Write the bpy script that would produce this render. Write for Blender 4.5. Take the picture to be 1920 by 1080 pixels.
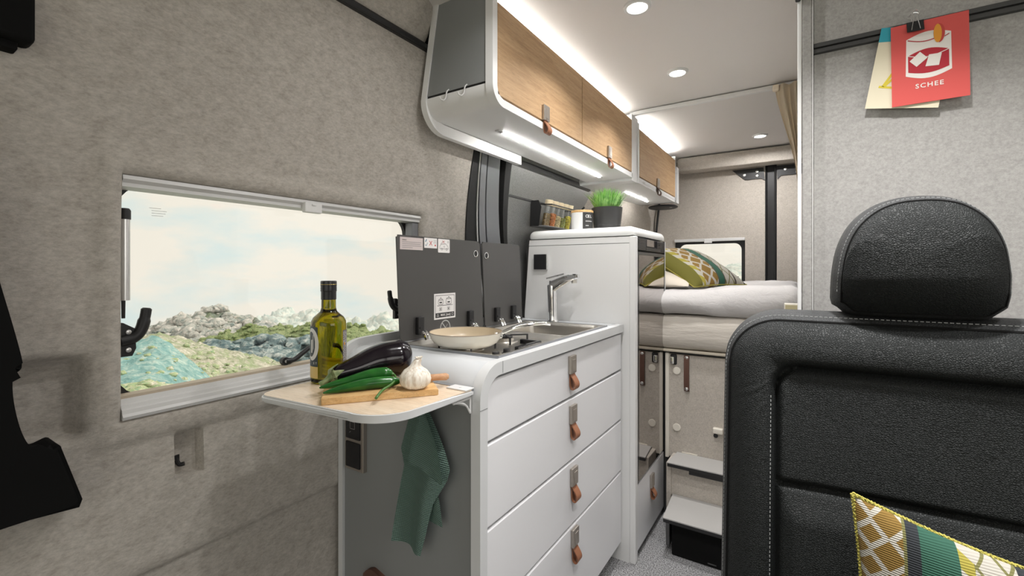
import bpy, bmesh, math, random
from mathutils import Vector, Matrix, noise

# ------------------------------------------------------------------ reset
for o in list(bpy.data.objects):
    bpy.data.objects.remove(o, do_unlink=True)
scene = bpy.context.scene
COL = scene.collection
random.seed(7)

# ------------------------------------------------------------------ camera
F_PX, HORIZON, EYE = 850.0, 506.0, 1.12
YAW = math.atan(544.0 / 850.0)
cam_d = bpy.data.cameras.new('camera')
cam_d.sensor_width = 36.0
cam_d.lens = 36.0 * F_PX / 1920.0
cam_d.shift_y = -(540.0 - HORIZON) / 1920.0
cam_d.clip_start = 0.02
cam_d.clip_end = 2000
cam = bpy.data.objects.new('camera', cam_d)
COL.objects.link(cam)
cam.location = (0, 0, EYE)
cam.rotation_euler = (math.pi / 2, 0, YAW)
scene.camera = cam

# ------------------------------------------------------------------ colour management
vs = scene.view_settings
vs.view_transform = 'Standard'
vs.look = 'None'
vs.gamma = 1.0
vs.exposure = 0.0
vs.use_curve_mapping = False

# ------------------------------------------------------------------ world
world = bpy.data.worlds.new('sky')
scene.world = world
world.use_nodes = True
wn, wl = world.node_tree.nodes, world.node_tree.links
wn.clear()
w_out = wn.new('ShaderNodeOutputWorld')
w_bg = wn.new('ShaderNodeBackground')
w_tc = wn.new('ShaderNodeTexCoord')
w_map = wn.new('ShaderNodeMapping')
w_map.inputs['Scale'].default_value = (1.6, 1.6, 5.0)
w_map.inputs['Location'].default_value = (0.35, 0.1, 0.55)
w_ns = wn.new('ShaderNodeTexNoise')
w_ns.inputs['Scale'].default_value = 2.1
w_ns.inputs['Detail'].default_value = 7
w_ns.inputs['Roughness'].default_value = 0.55
w_rp = wn.new('ShaderNodeValToRGB')
cr = w_rp.color_ramp
cr.elements[0].position = 0.30
cr.elements[0].color = (0.66, 0.80, 0.80, 1)
cr.elements[1].position = 0.52
cr.elements[1].color = (0.95, 0.87, 0.76, 1)
wl.new(w_tc.outputs['Generated'], w_map.inputs['Vector'])
wl.new(w_map.outputs['Vector'], w_ns.inputs['Vector'])
wl.new(w_ns.outputs['Fac'], w_rp.inputs['Fac'])
wl.new(w_rp.outputs['Color'], w_bg.inputs['Color'])
w_bg.inputs['Strength'].default_value = 1.06
wl.new(w_bg.outputs['Background'], w_out.inputs['Surface'])

# ------------------------------------------------------------------ sun and large lights
def lamp(name, kind, loc, energy, color=(1, 1, 1), size=0.1, size_y=None, direction=None, shape=None, spread=None):
    d = bpy.data.lights.new(name, kind)
    d.energy = energy
    d.color = color
    if kind == 'AREA':
        d.shape = shape or ('RECTANGLE' if size_y else 'DISK')
        d.size = size
        if spread:
            d.spread = math.radians(spread)
        if size_y:
            d.size_y = size_y
    o = bpy.data.objects.new(name, d)
    COL.objects.link(o)
    o.location = loc
    if direction is not None:
        o.rotation_euler = Vector(direction).to_track_quat('-Z', 'Y').to_euler()
    return o

sun = lamp('sun', 'SUN', (3, -2, 8), 2.6, (1.0, 0.93, 0.82), direction=(-0.45, -0.55, -0.65))
sun.data.angle = 0.02
# added fill from the unseen right side, then daylight through the unseen cab windscreen
lamp('side_fill', 'AREA', (0.93, 0.30, 1.30), 3, (1.0, 0.97, 0.93), 0.9, 0.5, direction=(-1.0, 0.0, -0.10))
lamp('windscreen_daylight', 'AREA', (0.1, -1.6, 1.5), 2.5, (0.97, 0.98, 1.0), 1.5, 0.7, direction=(-0.1, 1, -0.12))

# ------------------------------------------------------------------ materials
def mat(name, color=(0.8, 0.8, 0.8), rough=0.5, metal=0.0, **kw):
    m = bpy.data.materials.new(name)
    m.use_nodes = True
    b = m.node_tree.nodes['Principled BSDF']
    b.inputs['Base Color'].default_value = (*color, 1)
    b.inputs['Roughness'].default_value = rough
    b.inputs['Metallic'].default_value = metal
    for k, v in kw.items():
        b.inputs[k.replace('_', ' ')].default_value = v
    return m

class N:
    """small node helper on a material"""
    def __init__(self, m):
        self.m, self.n, self.l = m, m.node_tree.nodes, m.node_tree.links
        self.b = self.n['Principled BSDF']
        self.tc = self.n.new('ShaderNodeTexCoord')
    def mapping(self, scale=(1, 1, 1), rot=(0, 0, 0), out='Object'):
        mp = self.n.new('ShaderNodeMapping')
        mp.inputs['Scale'].default_value = scale
        mp.inputs['Rotation'].default_value = rot
        self.l.new(self.tc.outputs[out], mp.inputs['Vector'])
        return mp.outputs['Vector']
    def noise(self, vec, scale, detail=4, rough=0.5, dist=0.0):
        t = self.n.new('ShaderNodeTexNoise')
        t.inputs['Scale'].default_value = scale
        t.inputs['Detail'].default_value = detail
        t.inputs['Roughness'].default_value = rough
        t.inputs['Distortion'].default_value = dist
        if vec is not None:
            self.l.new(vec, t.inputs['Vector'])
        return t.outputs['Fac']
    def voronoi(self, vec, scale, feature='F1', out='Distance'):
        t = self.n.new('ShaderNodeTexVoronoi')
        t.feature = feature
        t.inputs['Scale'].default_value = scale
        if vec is not None:
            self.l.new(vec, t.inputs['Vector'])
        return t.outputs[out]
    def ramp(self, fac, stops, interp='LINEAR'):
        r = self.n.new('ShaderNodeValToRGB')
        c = r.color_ramp
        c.interpolation = interp
        while len(c.elements) < len(stops):
            c.elements.new(0.5)
        for e, (p, col) in zip(c.elements, stops):
            e.position = p
            e.color = (*col, 1) if len(col) == 3 else col
        self.l.new(fac, r.inputs['Fac'])
        return r.outputs['Color']
    def math(self, op, a, b=None, c=None):
        t = self.n.new('ShaderNodeMath')
        t.operation = op
        for i, v in enumerate((a, b, c)):
            if v is None:
                continue
            if isinstance(v, (int, float)):
                t.inputs[i].default_value = v
            else:
                self.l.new(v, t.inputs[i])
        return t.outputs[0]
    def mix(self, fac, a, b, mode='MIX'):
        t = self.n.new('ShaderNodeMix')
        t.data_type = 'RGBA'
        t.blend_type = mode
        for s, v in ((0, fac), (6, a), (7, b)):
            if isinstance(v, (int, float)):
                t.inputs[s].default_value = v
            elif isinstance(v, tuple):
                t.inputs[s].default_value = (*v, 1)
            else:
                self.l.new(v, t.inputs[s])
        return t.outputs[2]
    def color(self, c):
        self.l.new(c, self.b.inputs['Base Color'])
    def rough(self, c):
        self.l.new(c, self.b.inputs['Roughness'])
    def bump(self, h, strength=0.3, dist=0.002):
        t = self.n.new('ShaderNodeBump')
        t.inputs['Strength'].default_value = strength
        t.inputs['Distance'].default_value = dist
        self.l.new(h, t.inputs['Height'])
        self.l.new(t.outputs['Normal'], self.b.inputs['Normal'])
    def xyz(self, vec):
        s = self.n.new('ShaderNodeSeparateXYZ')
        self.l.new(vec, s.inputs[0])
        return s.outputs

def felt(name, light, mid, dark, blot=14.0, stretch=(1, 0.8, 1.15), fine=420, mott=0.55):
    m = mat(name, mid, 0.95)
    m.node_tree.nodes['Principled BSDF'].inputs['Specular IOR Level'].default_value = 0.15
    n = N(m)
    a = n.noise(n.mapping(stretch, (0.35, 0.0, 0.0)), blot, 8, 0.66, 0.35)
    c1 = n.ramp(a, [(0.32, dark), (0.5, mid), (0.68, light)])
    b = n.noise(n.mapping((1, 0.5, 1), (0.5, 0, 0)), 190, 5, 0.75)
    c2 = n.ramp(b, [(0.30, tuple(x * 0.62 for x in mid)), (0.5, mid), (0.70, tuple(min(1, x * 1.35) for x in mid))])
    n.color(n.mix(mott, c1, c2))
    f = n.noise(n.mapping((1, 0.5, 1)), fine, 3, 0.7)
    n.bump(f, 0.35, 0.0012)
    return m

M = {}
M['felt'] = felt('felt_beige_grey', (0.56, 0.53, 0.485), (0.445, 0.415, 0.373), (0.325, 0.292, 0.253), blot=46)
M['felt_grey'] = felt('felt_grey_partition', (0.40, 0.392, 0.378), (0.355, 0.347, 0.334), (0.31, 0.302, 0.29), blot=90, stretch=(0.8, 1, 1), fine=600, mott=0.5)
M['felt_sand'] = felt('felt_sand_rear', (0.56, 0.52, 0.47), (0.49, 0.45, 0.40), (0.41, 0.37, 0.325), blot=44)
M['ceiling'] = mat('ceiling_textile', (0.72, 0.69, 0.67), 0.9)
n = N(M['ceiling']); n.bump(n.noise(n.mapping(), 500, 3, 0.7), 0.25, 0.001)
M['carpet'] = mat('carpet_grey', (0.3, 0.3, 0.3), 0.95)
n = N(M['carpet'])
cf = n.noise(n.mapping(), 210, 5, 0.8)
n.color(n.ramp(cf, [(0.41, (0.09, 0.09, 0.09)), (0.5, (0.28, 0.28, 0.285)), (0.58, (0.60, 0.60, 0.61))]))
n.bump(cf, 0.9, 0.004)

M['white'] = mat('white_laminate', (0.74, 0.74, 0.735), 0.38)
M['white_gloss'] = mat('white_gloss', (0.78, 0.79, 0.78), 0.22)
M['drawer'] = mat('drawer_front_white', (0.755, 0.755, 0.77), 0.33)
M['silver'] = mat('silver_grey_laminate', (0.62, 0.64, 0.66), 0.25)
M['grey_panel'] = mat('grey_end_panel', (0.23, 0.24, 0.24), 0.45)
M['trim_grey'] = mat('light_grey_edge_trim', (0.62, 0.63, 0.635), 0.3)
M['dark_gap'] = mat('dark_carcass', (0.05, 0.05, 0.05), 0.8)
M['black'] = mat('black_plastic', (0.012, 0.012, 0.013), 0.45)
M['black_soft'] = mat('black_matt_plastic', (0.006, 0.006, 0.006), 0.85, 0, Specular_IOR_Level=0.12)
M['black_gloss'] = mat('black_gloss', (0.01, 0.01, 0.012), 0.12)
M['rubber'] = mat('black_rubber_seal', (0.012, 0.012, 0.012), 0.8)
n = N(M['rubber']); n.bump(n.noise(n.mapping(), 900, 2, 0.6), 0.8, 0.001)
M['steel_paint'] = mat('grey_painted_pillar', (0.20, 0.205, 0.22), 0.35, 0.3)
M['panel_grey'] = mat('grey_textured_panel', (0.20, 0.20, 0.20), 0.35, 0.35)
n = N(M['panel_grey']); pv = n.noise(n.mapping(), 340, 3, 0.6)
n.color(n.ramp(pv, [(0.35, (0.15, 0.15, 0.15)), (0.65, (0.27, 0.27, 0.27))])); n.bump(pv, 0.35, 0.001)
M['alu'] = mat('brushed_aluminium', (0.72, 0.72, 0.71), 0.32, 0.85)
M['alu_paint'] = mat('satin_aluminium_profile', (0.66, 0.66, 0.655), 0.42, 0.0)
M['chrome'] = mat('chrome', (0.9, 0.9, 0.9), 0.07, 1.0)
M['steel'] = mat('stainless_steel', (0.66, 0.63, 0.58), 0.3, 1.0)
M['dark_metal'] = mat('dark_metal_valance', (0.14, 0.14, 0.14), 0.3, 0.7)
M['nickel'] = mat('brushed_nickel', (0.42, 0.38, 0.34), 0.38, 0.8)
M['leather_tan'] = mat('tan_leather', (0.27, 0.11, 0.055), 0.5)
n = N(M['leather_tan']); n.bump(n.noise(n.mapping(), 700, 3, 0.6), 0.2, 0.001)
M['leather_brown'] = mat('brown_leather', (0.10, 0.045, 0.03), 0.5)
M['plastic_beige'] = mat('cream_plastic', (0.72, 0.68, 0.60), 0.4)

def wood(name, light, mid, dark, scale=1.0, axis='Y', rough=0.62):
    m = mat(name, mid, rough)
    m.node_tree.nodes['Principled BSDF'].inputs['Specular IOR Level'].default_value = 0.3
    n = N(m)
    st = {'Y': (9, 0.8, 14), 'X': (0.8, 9, 14), 'Z': (9, 9, 0.8)}[axis]
    g = n.noise(n.mapping(tuple(s * scale for s in st)), 5.0, 6, 0.62, 1.2)
    base = n.ramp(g, [(0.3, dark), (0.5, mid), (0.7, light)])
    pores = n.noise(n.mapping(tuple(s * scale * 5 for s in st)), 9.0, 3, 0.6)
    pc = n.ramp(pores, [(0.36, (0.72, 0.72, 0.72)), (0.46, (1, 1, 1))])
    n.color(n.mix(0.7, base, pc, 'MULTIPLY'))
    n.bump(pores, 0.12, 0.0005)
    return m

M['oak'] = wood('oak_veneer', (0.54, 0.365, 0.21), (0.475, 0.31, 0.17), (0.40, 0.25, 0.135))
M['table_oak'] = wood('pale_oak_table', (0.74, 0.62, 0.48), (0.69, 0.56, 0.42), (0.62, 0.48, 0.34), 1.0, 'X', 0.3)
M['bamboo'] = wood('bamboo_board', (0.74, 0.50, 0.25), (0.66, 0.42, 0.19), (0.56, 0.33, 0.13), 1.2, 'Y', 0.5)
M['wood_handle'] = wood('beech_handle', (0.62, 0.38, 0.22), (0.55, 0.31, 0.17), (0.45, 0.24, 0.12), 1.5, 'X', 0.5)
M['cork'] = mat('cork_lid', (0.72, 0.60, 0.42), 0.8)

def leather(name, col, scale=330.0):
    m = mat(name, col, 0.55)
    m.node_tree.nodes['Principled BSDF'].inputs['Specular IOR Level'].default_value = 0.2
    n = N(m)
    v = n.mapping((1, 1, 1.25))
    a = n.voronoi(v, scale, 'DISTANCE_TO_EDGE')
    h = n.ramp(a, [(0.0, (0, 0, 0)), (0.22, (1, 1, 1))])
    n.bump(h, 0.55, 0.0012)
    n.color(n.ramp(a, [(0.0, tuple(c * 0.55 for c in col)), (0.2, col), (0.6, tuple(c * 1.12 for c in col))]))
    return m

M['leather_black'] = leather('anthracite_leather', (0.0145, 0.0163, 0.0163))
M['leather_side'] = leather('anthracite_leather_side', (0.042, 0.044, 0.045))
M['stitch'] = mat('grey_thread', (0.32, 0.33, 0.33), 0.8)
M['mattress'] = mat('cream_mattress_cover', (0.56, 0.52, 0.465), 0.85)
n = N(M['mattress']); n.bump(n.noise(n.mapping((1, 2, 5)), 14, 5, 0.6), 0.35, 0.01)
M['linen'] = mat('grey_white_linen', (0.52, 0.505, 0.50), 0.85)
n = N(M['linen']); n.bump(n.noise(n.mapping((2.5, 1, 3)), 9, 6, 0.62, 0.8), 0.45, 0.012)
M['pillow_beige'] = mat('sand_pillowcase', (0.60, 0.54, 0.46), 0.9)
M['curtain'] = mat('cream_curtain', (0.80, 0.71, 0.57), 0.9)

M['glass'] = bpy.data.materials.new('clear_window_pane')
M['glass'].use_nodes = True
gn, gl = M['glass'].node_tree.nodes, M['glass'].node_tree.links
gn.clear()
g_o = gn.new('ShaderNodeOutputMaterial'); g_t = gn.new('ShaderNodeBsdfTransparent'); g_g = gn.new('ShaderNodeBsdfGlossy')
g_m = gn.new('ShaderNodeMixShader'); g_t.inputs[0].default_value = (0.97, 0.985, 0.98, 1); g_g.inputs['Roughness'].default_value = 0.03
g_m.inputs[0].default_value = 0.035
gl.new(g_t.outputs[0], g_m.inputs[1]); gl.new(g_g.outputs[0], g_m.inputs[2]); gl.new(g_m.outputs[0], g_o.inputs[0])
M['jar_glass'] = M['glass'].copy(); M['jar_glass'].name = 'jar_glass'
M['jar_glass'].node_tree.nodes['Mix Shader'].inputs[0].default_value = 0.10
M['oil_glass'] = mat('olive_oil_in_glass', (0.27, 0.22, 0.004), 0.03, 0, Transmission_Weight=1.0, IOR=1.42)
M['fridge_glass'] = mat('mirror_fridge_door', (0.42, 0.395, 0.38), 0.03, 1.0)
M['lid_glass'] = mat('anthracite_glass_lid', (0.060, 0.058, 0.056), 0.33)
M['enamel_out'] = mat('cream_enamel', (0.74, 0.71, 0.63), 0.15)
M['enamel_in'] = mat('beige_ceramic_coating', (0.58, 0.48, 0.34), 0.3)
M['ceramic'] = mat('white_ceramic', (0.82, 0.82, 0.81), 0.25)
M['paper_white'] = mat('white_sticker', (0.72, 0.70, 0.69), 0.5)
M['sticker_pink'] = mat('pale_pink_sticker', (0.55, 0.48, 0.47), 0.5)
M['ink'] = mat('dark_ink', (0.03, 0.03, 0.03), 0.6)
M['ink_grey'] = mat('grey_ink', (0.30, 0.28, 0.28), 0.6)
M['ink_red'] = mat('red_ink', (0.5, 0.05, 0.04), 0.6)
M['ink_blue'] = mat('blue_ink', (0.05, 0.16, 0.25), 0.6)
M['card_red'] = mat('coral_red_card', (0.62, 0.085, 0.075), 0.7)
M['card_cream'] = mat('cream_card', (0.70, 0.64, 0.48), 0.7)
M['print_white'] = mat('white_print', (0.78, 0.74, 0.70), 0.7)
M['print_red'] = mat('deep_red_print', (0.42, 0.015, 0.03), 0.7)
M['print_orange'] = mat('orange_print', (0.72, 0.30, 0.03), 0.7)
M['print_yellow'] = mat('yellow_print', (0.62, 0.50, 0.04), 0.7)
M['print_teal'] = mat('turquoise_print', (0.03, 0.33, 0.42), 0.7)
M['aubergine'] = mat('aubergine_skin', (0.005, 0.0022, 0.0055), 0.14)
M['calyx'] = mat('aubergine_calyx', (0.16, 0.22, 0.07), 0.5)
n = N(M['calyx']); n.color(n.ramp(n.noise(n.mapping(), 60, 3), [(0.35, (0.10, 0.15, 0.05)), (0.65, (0.30, 0.33, 0.16))]))
M['chili'] = mat('green_chili_skin', (0.018, 0.15, 0.022), 0.2)
n = N(M['chili']); n.color(n.ramp(n.noise(n.mapping(), 25, 2), [(0.3, (0.006, 0.060, 0.010)), (0.7, (0.02, 0.14, 0.018))]))
M['chili_stem'] = mat('green_stem', (0.06, 0.16, 0.03), 0.45)
M['garlic'] = mat('garlic_skin', (0.76, 0.70, 0.60), 0.5)
n = N(M['garlic']); n.color(n.ramp(n.noise(n.mapping((6, 6, 0.8)), 40, 4), [(0.3, (0.58, 0.48, 0.38)), (0.55, (0.80, 0.75, 0.66)), (0.75, (0.86, 0.83, 0.77))]))
M['garlic_root'] = mat('garlic_root', (0.30, 0.22, 0.14), 0.9)
M['towel'] = mat('sage_green_knit', (0.12, 0.21, 0.175), 0.95)
n = N(M['towel'])
tv = n.xyz(n.mapping())
w1 = n.math('SINE', n.math('MULTIPLY', n.math('ADD', tv[2], n.math('MULTIPLY', tv[0], 0.25)), 1500))
w2 = n.math('SINE', n.math('MULTIPLY', n.math('SUBTRACT', tv[0], n.math('MULTIPLY', tv[2], 0.2)), 1700))
tw = n.math('ADD', n.math('MULTIPLY', w1, 0.35), n.math('MULTIPLY', w2, 0.15))
n.color(n.ramp(n.math('ADD', tw, 0.5), [(0.1, (0.13, 0.22, 0.185)), (0.9, (0.32, 0.46, 0.40))]))
n.bump(tw, 0.9, 0.002)
M['pot'] = mat('charcoal_plant_pot', (0.035, 0.035, 0.035), 0.35)
M['soil'] = mat('dark_soil', (0.03, 0.02, 0.012), 0.95)
M['grass'] = mat('plant_blade_green', (0.12, 0.36, 0.05), 0.5)
n = N(M['grass']); gz = n.noise(n.mapping(), 45, 2); n.color(n.ramp(gz, [(0.3, (0.06, 0.24, 0.03)), (0.7, (0.34, 0.60, 0.17))]))
M['bottle_label'] = mat('slate_bottle_label', (0.035, 0.05, 0.06), 0.5)
M['label_gold'] = mat('gold_bottle_label', (0.62, 0.47, 0.18), 0.45)
M['label_white'] = mat('silver_white_label', (0.68, 0.68, 0.67), 0.45)
M['label_back'] = mat('grey_back_label', (0.14, 0.12, 0.12), 0.5)
M['bottle_cap'] = mat('black_bottle_cap', (0.012, 0.012, 0.014), 0.3)
M['gold'] = mat('gold_line', (0.6, 0.45, 0.12), 0.35, 0.5)

def emit(name, color, strength):
    m = bpy.data.materials.new(name)
    m.use_nodes = True
    nn = m.node_tree.nodes
    nn.clear()
    o = nn.new('ShaderNodeOutputMaterial'); e = nn.new('ShaderNodeEmission')
    e.inputs[0].default_value = (*color, 1); e.inputs[1].default_value = strength
    m.node_tree.links.new(e.outputs[0], o.inputs[0])
    return m

M['led'] = emit('led_strip_glow', (1.0, 0.985, 0.95), 95.0)
M['led_cove'] = emit('led_cove_glow', (1.0, 0.98, 0.93), 24.0)
M['led_cove_bed'] = emit('led_cove_glow_bed', (1.0, 0.98, 0.93), 85.0)
M['spot_glow'] = emit('downlight_glow', (1.0, 0.96, 0.88), 14.0)

def cushion_mat(name, width, gain, stripes, kx):
    """woven cushion: stripes across local X with a hexagon band; coordinates in metres"""
    m = mat(name, (0.6, 0.5, 0.3), 0.9)
    n = N(m)
    v = n.xyz(n.mapping(out='UV'))
    x, z = v[0], v[1]
    band = n.math('DIVIDE', x, width)
    mus, whi, nav, grn, olv, yel = (0.27, 0.155, 0.022), (0.56, 0.53, 0.46), (0.016, 0.021, 0.027), (0.022, 0.115, 0.072), (0.20, 0.19, 0.06), (0.42, 0.36, 0.05)
    mus, whi, nav, grn, olv, yel = (tuple(c_ * gain for c_ in q_) for q_ in (mus, whi, nav, grn, olv, yel))
    # lattice of diamonds (hex look): |x| + |z| folded
    fx = n.math('ABSOLUTE', n.math('SUBTRACT', n.math('FRACT', n.math('MULTIPLY', x, kx)), 0.5))
    fz = n.math('ABSOLUTE', n.math('SUBTRACT', n.math('FRACT', n.math('MULTIPLY', z, kx * 0.95)), 0.5))
    dsum = n.math('ADD', fx, fz)
    dia = n.ramp(dsum, [(0.0, mus), (0.31, whi), (0.54, mus)], 'CONSTANT')
    fx2 = n.math('ABSOLUTE', n.math('SUBTRACT', n.math('FRACT', n.math('MULTIPLY', x, kx * 1.25)), 0.5))
    d2 = n.math('ADD', fx2, fz)
    dia2 = n.ramp(d2, [(0.0, whi), (0.42, olv), (0.55, whi)], 'CONSTANT')
    tri = n.ramp(n.math('FRACT', n.math('ADD', n.math('MULTIPLY', z, kx), n.math('MULTIPLY', x, kx * 0.8))), [(0.0, yel), (0.5, whi)], 'CONSTANT')
    plain = {'nav': nav, 'grn': grn, 'olv': olv, 'whi': whi, 'brown': (0.07, 0.055, 0.04), 'moss': (0.13, 0.12, 0.014)}
    # base stripe colours, then overlay pattern bands by mask
    col = n.ramp(band, [(p, plain.get(k, whi)) for p, k in stripes], 'CONSTANT')
    for key, tex in (('dia', dia), ('dia2', dia2), ('tri', tri)):
        if any(k == key for _, k in stripes):
            mask = n.ramp(band, [(p, (1, 1, 1) if k == key else (0, 0, 0)) for p, k in stripes], 'CONSTANT')
            col = n.mix(mask, col, tex)
    n.color(col)
    wv = n.math('SINE', n.math('MULTIPLY', z, 2600))
    n.bump(n.math('MULTIPLY', wv, 0.5), 0.6, 0.001)
    return m

M['braid'] = mat('olive_braid', (0.34, 0.30, 0.06), 0.9)
n = N(M['braid']); n.bump(n.noise(n.mapping((1, 1, 1)), 500, 2), 0.9, 0.002)

# ------------------------------------------------------------------ mesh helpers
def V(*a):
    return Vector(a)

def tag(o, label=None, cat=None, group=None, kind=None):
    if label: o['label'] = label
    if cat: o['category'] = cat
    if group: o['group'] = group
    if kind: o['kind'] = kind
    return o

def obj(name, bm, m=None, parent=None, smooth=False, label=None, cat=None, group=None, kind=None, angle=40):
    """link a bmesh as one object whose origin is the middle of its base"""
    bmesh.ops.recalc_face_normals(bm, faces=bm.faces)
    vs_ = [v.co for v in bm.verts]
    lo = V(*(min(v[i] for v in vs_) for i in range(3)))
    hi = V(*(max(v[i] for v in vs_) for i in range(3)))
    c = V((lo.x + hi.x) / 2, (lo.y + hi.y) / 2, lo.z)
    bmesh.ops.translate(bm, verts=bm.verts, vec=-c)
    me = bpy.data.meshes.new(name)
    if smooth:
        ca = math.radians(angle)
        for f in bm.faces:
            f.smooth = True
        for e in bm.edges:
            if len(e.link_faces) == 2 and e.calc_face_angle(0) > ca:
                e.smooth = False
    bm.to_mesh(me)
    bm.free()
    for x in (m if isinstance(m, (list, tuple)) else [m]):
        if x is not None:
            me.materials.append(M[x] if isinstance(x, str) else x)
    o = bpy.data.objects.new(name, me)
    COL.objects.link(o)
    if smooth and len(me.polygons) < 3000:
        wn_ = o.modifiers.new('weighted_normals', 'WEIGHTED_NORMAL')
        wn_.keep_sharp = True
    if parent is not None:
        o.parent = parent
        p, off = parent, V(0, 0, 0)
        while p is not None:
            off += p.location
            p = p.parent
        o.location = c - off
    else:
        o.location = c
    return tag(o, label, cat, group, kind)

def thing(name, loc, label, cat, group=None):
    o = bpy.data.objects.new(name, None)
    o.empty_display_size = 0.05
    COL.objects.link(o)
    o.location = loc
    return tag(o, label, cat, group)

def B():
    return bmesh.new()

def box(bm, x0, x1, y0, y1, z0, z1, bev=0.0, seg=2, mi=0, M4=None):
    r = bmesh.ops.create_cube(bm, size=1.0)
    vs_ = r['verts']
    for v in vs_:
        v.co = V(x0 + (v.co.x + 0.5) * (x1 - x0), y0 + (v.co.y + 0.5) * (y1 - y0), z0 + (v.co.z + 0.5) * (z1 - z0))
    if bev > 0:
        es = list({e for v in vs_ for e in v.link_edges})
        r2 = bmesh.ops.bevel(bm, geom=es, offset=bev, segments=seg, profile=0.5, affect='EDGES')
        vs_ = list({v for f in r2['faces'] for v in f.verts} | {v for v in vs_ if v.is_valid})
    if M4 is not None:
        bmesh.ops.transform(bm, matrix=M4, verts=vs_)
    if mi:
        for f in {f for v in vs_ for f in v.link_faces}:
            f.material_index = mi
    return bm

def loft(bm, rings, close_ring=True, caps=True, close_path=False, mi=0):
    vr = [[bm.verts.new(p) for p in r] for r in rings]
    n_ = len(vr[0])
    m_ = len(vr)
    fs = []
    for i in range(m_ if close_path else m_ - 1):
        a, b = vr[i], vr[(i + 1) % m_]
        for j in range(n_ if close_ring else n_ - 1):
            k = (j + 1) % n_
            try:
                fs.append(bm.faces.new((a[j], a[k], b[k], b[j])))
            except ValueError:
                pass
    if caps and close_ring and not close_path:
        fs.append(bm.faces.new(vr[0][::-1]))
        fs.append(bm.faces.new(vr[-1]))
    for f in fs:
        f.material_index = mi
    return bm

def tube(bm, pts, r, n=10, caps=True, mi=0, flat=1.0):
    pts = [Vector(p) for p in pts]
    rs = r if isinstance(r, (list, tuple)) else [r] * len(pts)
    up = None
    rings = []
    for i, p in enumerate(pts):
        d = (pts[min(i + 1, len(pts) - 1)] - pts[max(i - 1, 0)]).normalized()
        if up is None:
            up = d.orthogonal().normalized()
        up = (up - d * up.dot(d))
        up = up.normalized() if up.length > 1e-6 else d.orthogonal().normalized()
        s = d.cross(up)
        rings.append([p + (up * math.cos(2 * math.pi * k / n) * flat + s * math.sin(2 * math.pi * k / n)) * rs[i] for k in range(n)])
    return loft(bm, rings, True, caps, mi=mi)

def lathe(bm, prof, c, n=24, M4=None, caps=True, mi=0):
    rings = []
    for r, z in prof:
        ring = [V(c[0] + r * math.cos(2 * math.pi * k / n), c[1] + r * math.sin(2 * math.pi * k / n), c[2] + z) for k in range(n)]
        if M4 is not None:
            ring = [M4 @ p for p in ring]
        rings.append(ring)
    return loft(bm, rings, True, caps, mi=mi)

def prism(bm, pts, vec, mi=0):
    """polygon (3D points) extruded along vec"""
    vec = Vector(vec)
    return loft(bm, [[Vector(p) for p in pts], [Vector(p) + vec for p in pts]], mi=mi)

def ribbon(bm, path, wvec, th, mi=0):
    """strap: path points, width vector, thickness"""
    path = [Vector(p) for p in path]
    w = Vector(wvec)
    rings = []
    for i, p in enumerate(path):
        d = (path[min(i + 1, len(path) - 1)] - path[max(i - 1, 0)]).normalized()
        nn = d.cross(w).normalized() * th / 2
        rings.append([p - w / 2 - nn, p + w / 2 - nn, p + w / 2 + nn, p - w / 2 + nn])
    return loft(bm, rings, mi=mi)

def frame(o, right, up):
    r, u = Vector(right).normalized(), Vector(up).normalized()
    nn = r.cross(u)
    m = Matrix((r, u, nn)).transposed().to_4x4()
    m.translation = Vector(o)
    return m

def flat(bm, pts2, fr, off=0.0, mi=0, th=0.0):
    vs_ = [bm.verts.new(fr @ V(p[0], p[1], off)) for p in pts2]
    f = bm.faces.new(vs_)
    f.material_index = mi
    if th:
        r = bmesh.ops.extrude_face_region(bm, geom=[f])
        nn = (fr.to_3x3() @ V(0, 0, 1)) * th
        bmesh.ops.translate(bm, verts=[g for g in r['geom'] if isinstance(g, bmesh.types.BMVert)], vec=nn)
    return bm

def rect2(x0, y0, x1, y1, r=0.0, n=5):
    if r <= 0:
        return [(x0, y0), (x1, y0), (x1, y1), (x0, y1)]
    out = []
    for cx_, cy_, a0 in ((x1 - r, y0 + r, -90), (x1 - r, y1 - r, 0), (x0 + r, y1 - r, 90), (x0 + r, y0 + r, 180)):
        for k in range(n + 1):
            a = math.radians(a0 + 90 * k / n)
            out.append((cx_ + r * math.cos(a), cy_ + r * math.sin(a)))
    return out

def circ2(cx_, cy_, r, n=20, ry=None, a0=0, a1=360):
    full = abs(a1 - a0) >= 360
    m_ = n if full else n + 1
    return [(cx_ + r * math.cos(math.radians(a0 + (a1 - a0) * k / n)), cy_ + (ry or r) * math.sin(math.radians(a0 + (a1 - a0) * k / n))) for k in range(m_)]

def line2(bm, a, b, w, fr, off, mi=0):
    a, b = Vector(a), Vector(b)
    d = (b - a).normalized()
    q = V(-d.y, d.x) * w / 2
    return flat(bm, [(a - q), (b - q), (b + q), (a + q)], fr, off, mi)

def poly2(bm, pts, w, fr, off, mi=0, closed=False):
    pp = list(pts) + ([pts[0]] if closed else [])
    for a, b in zip(pp, pp[1:]):
        line2(bm, a, b, w, fr, off, mi)
    return bm

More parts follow.
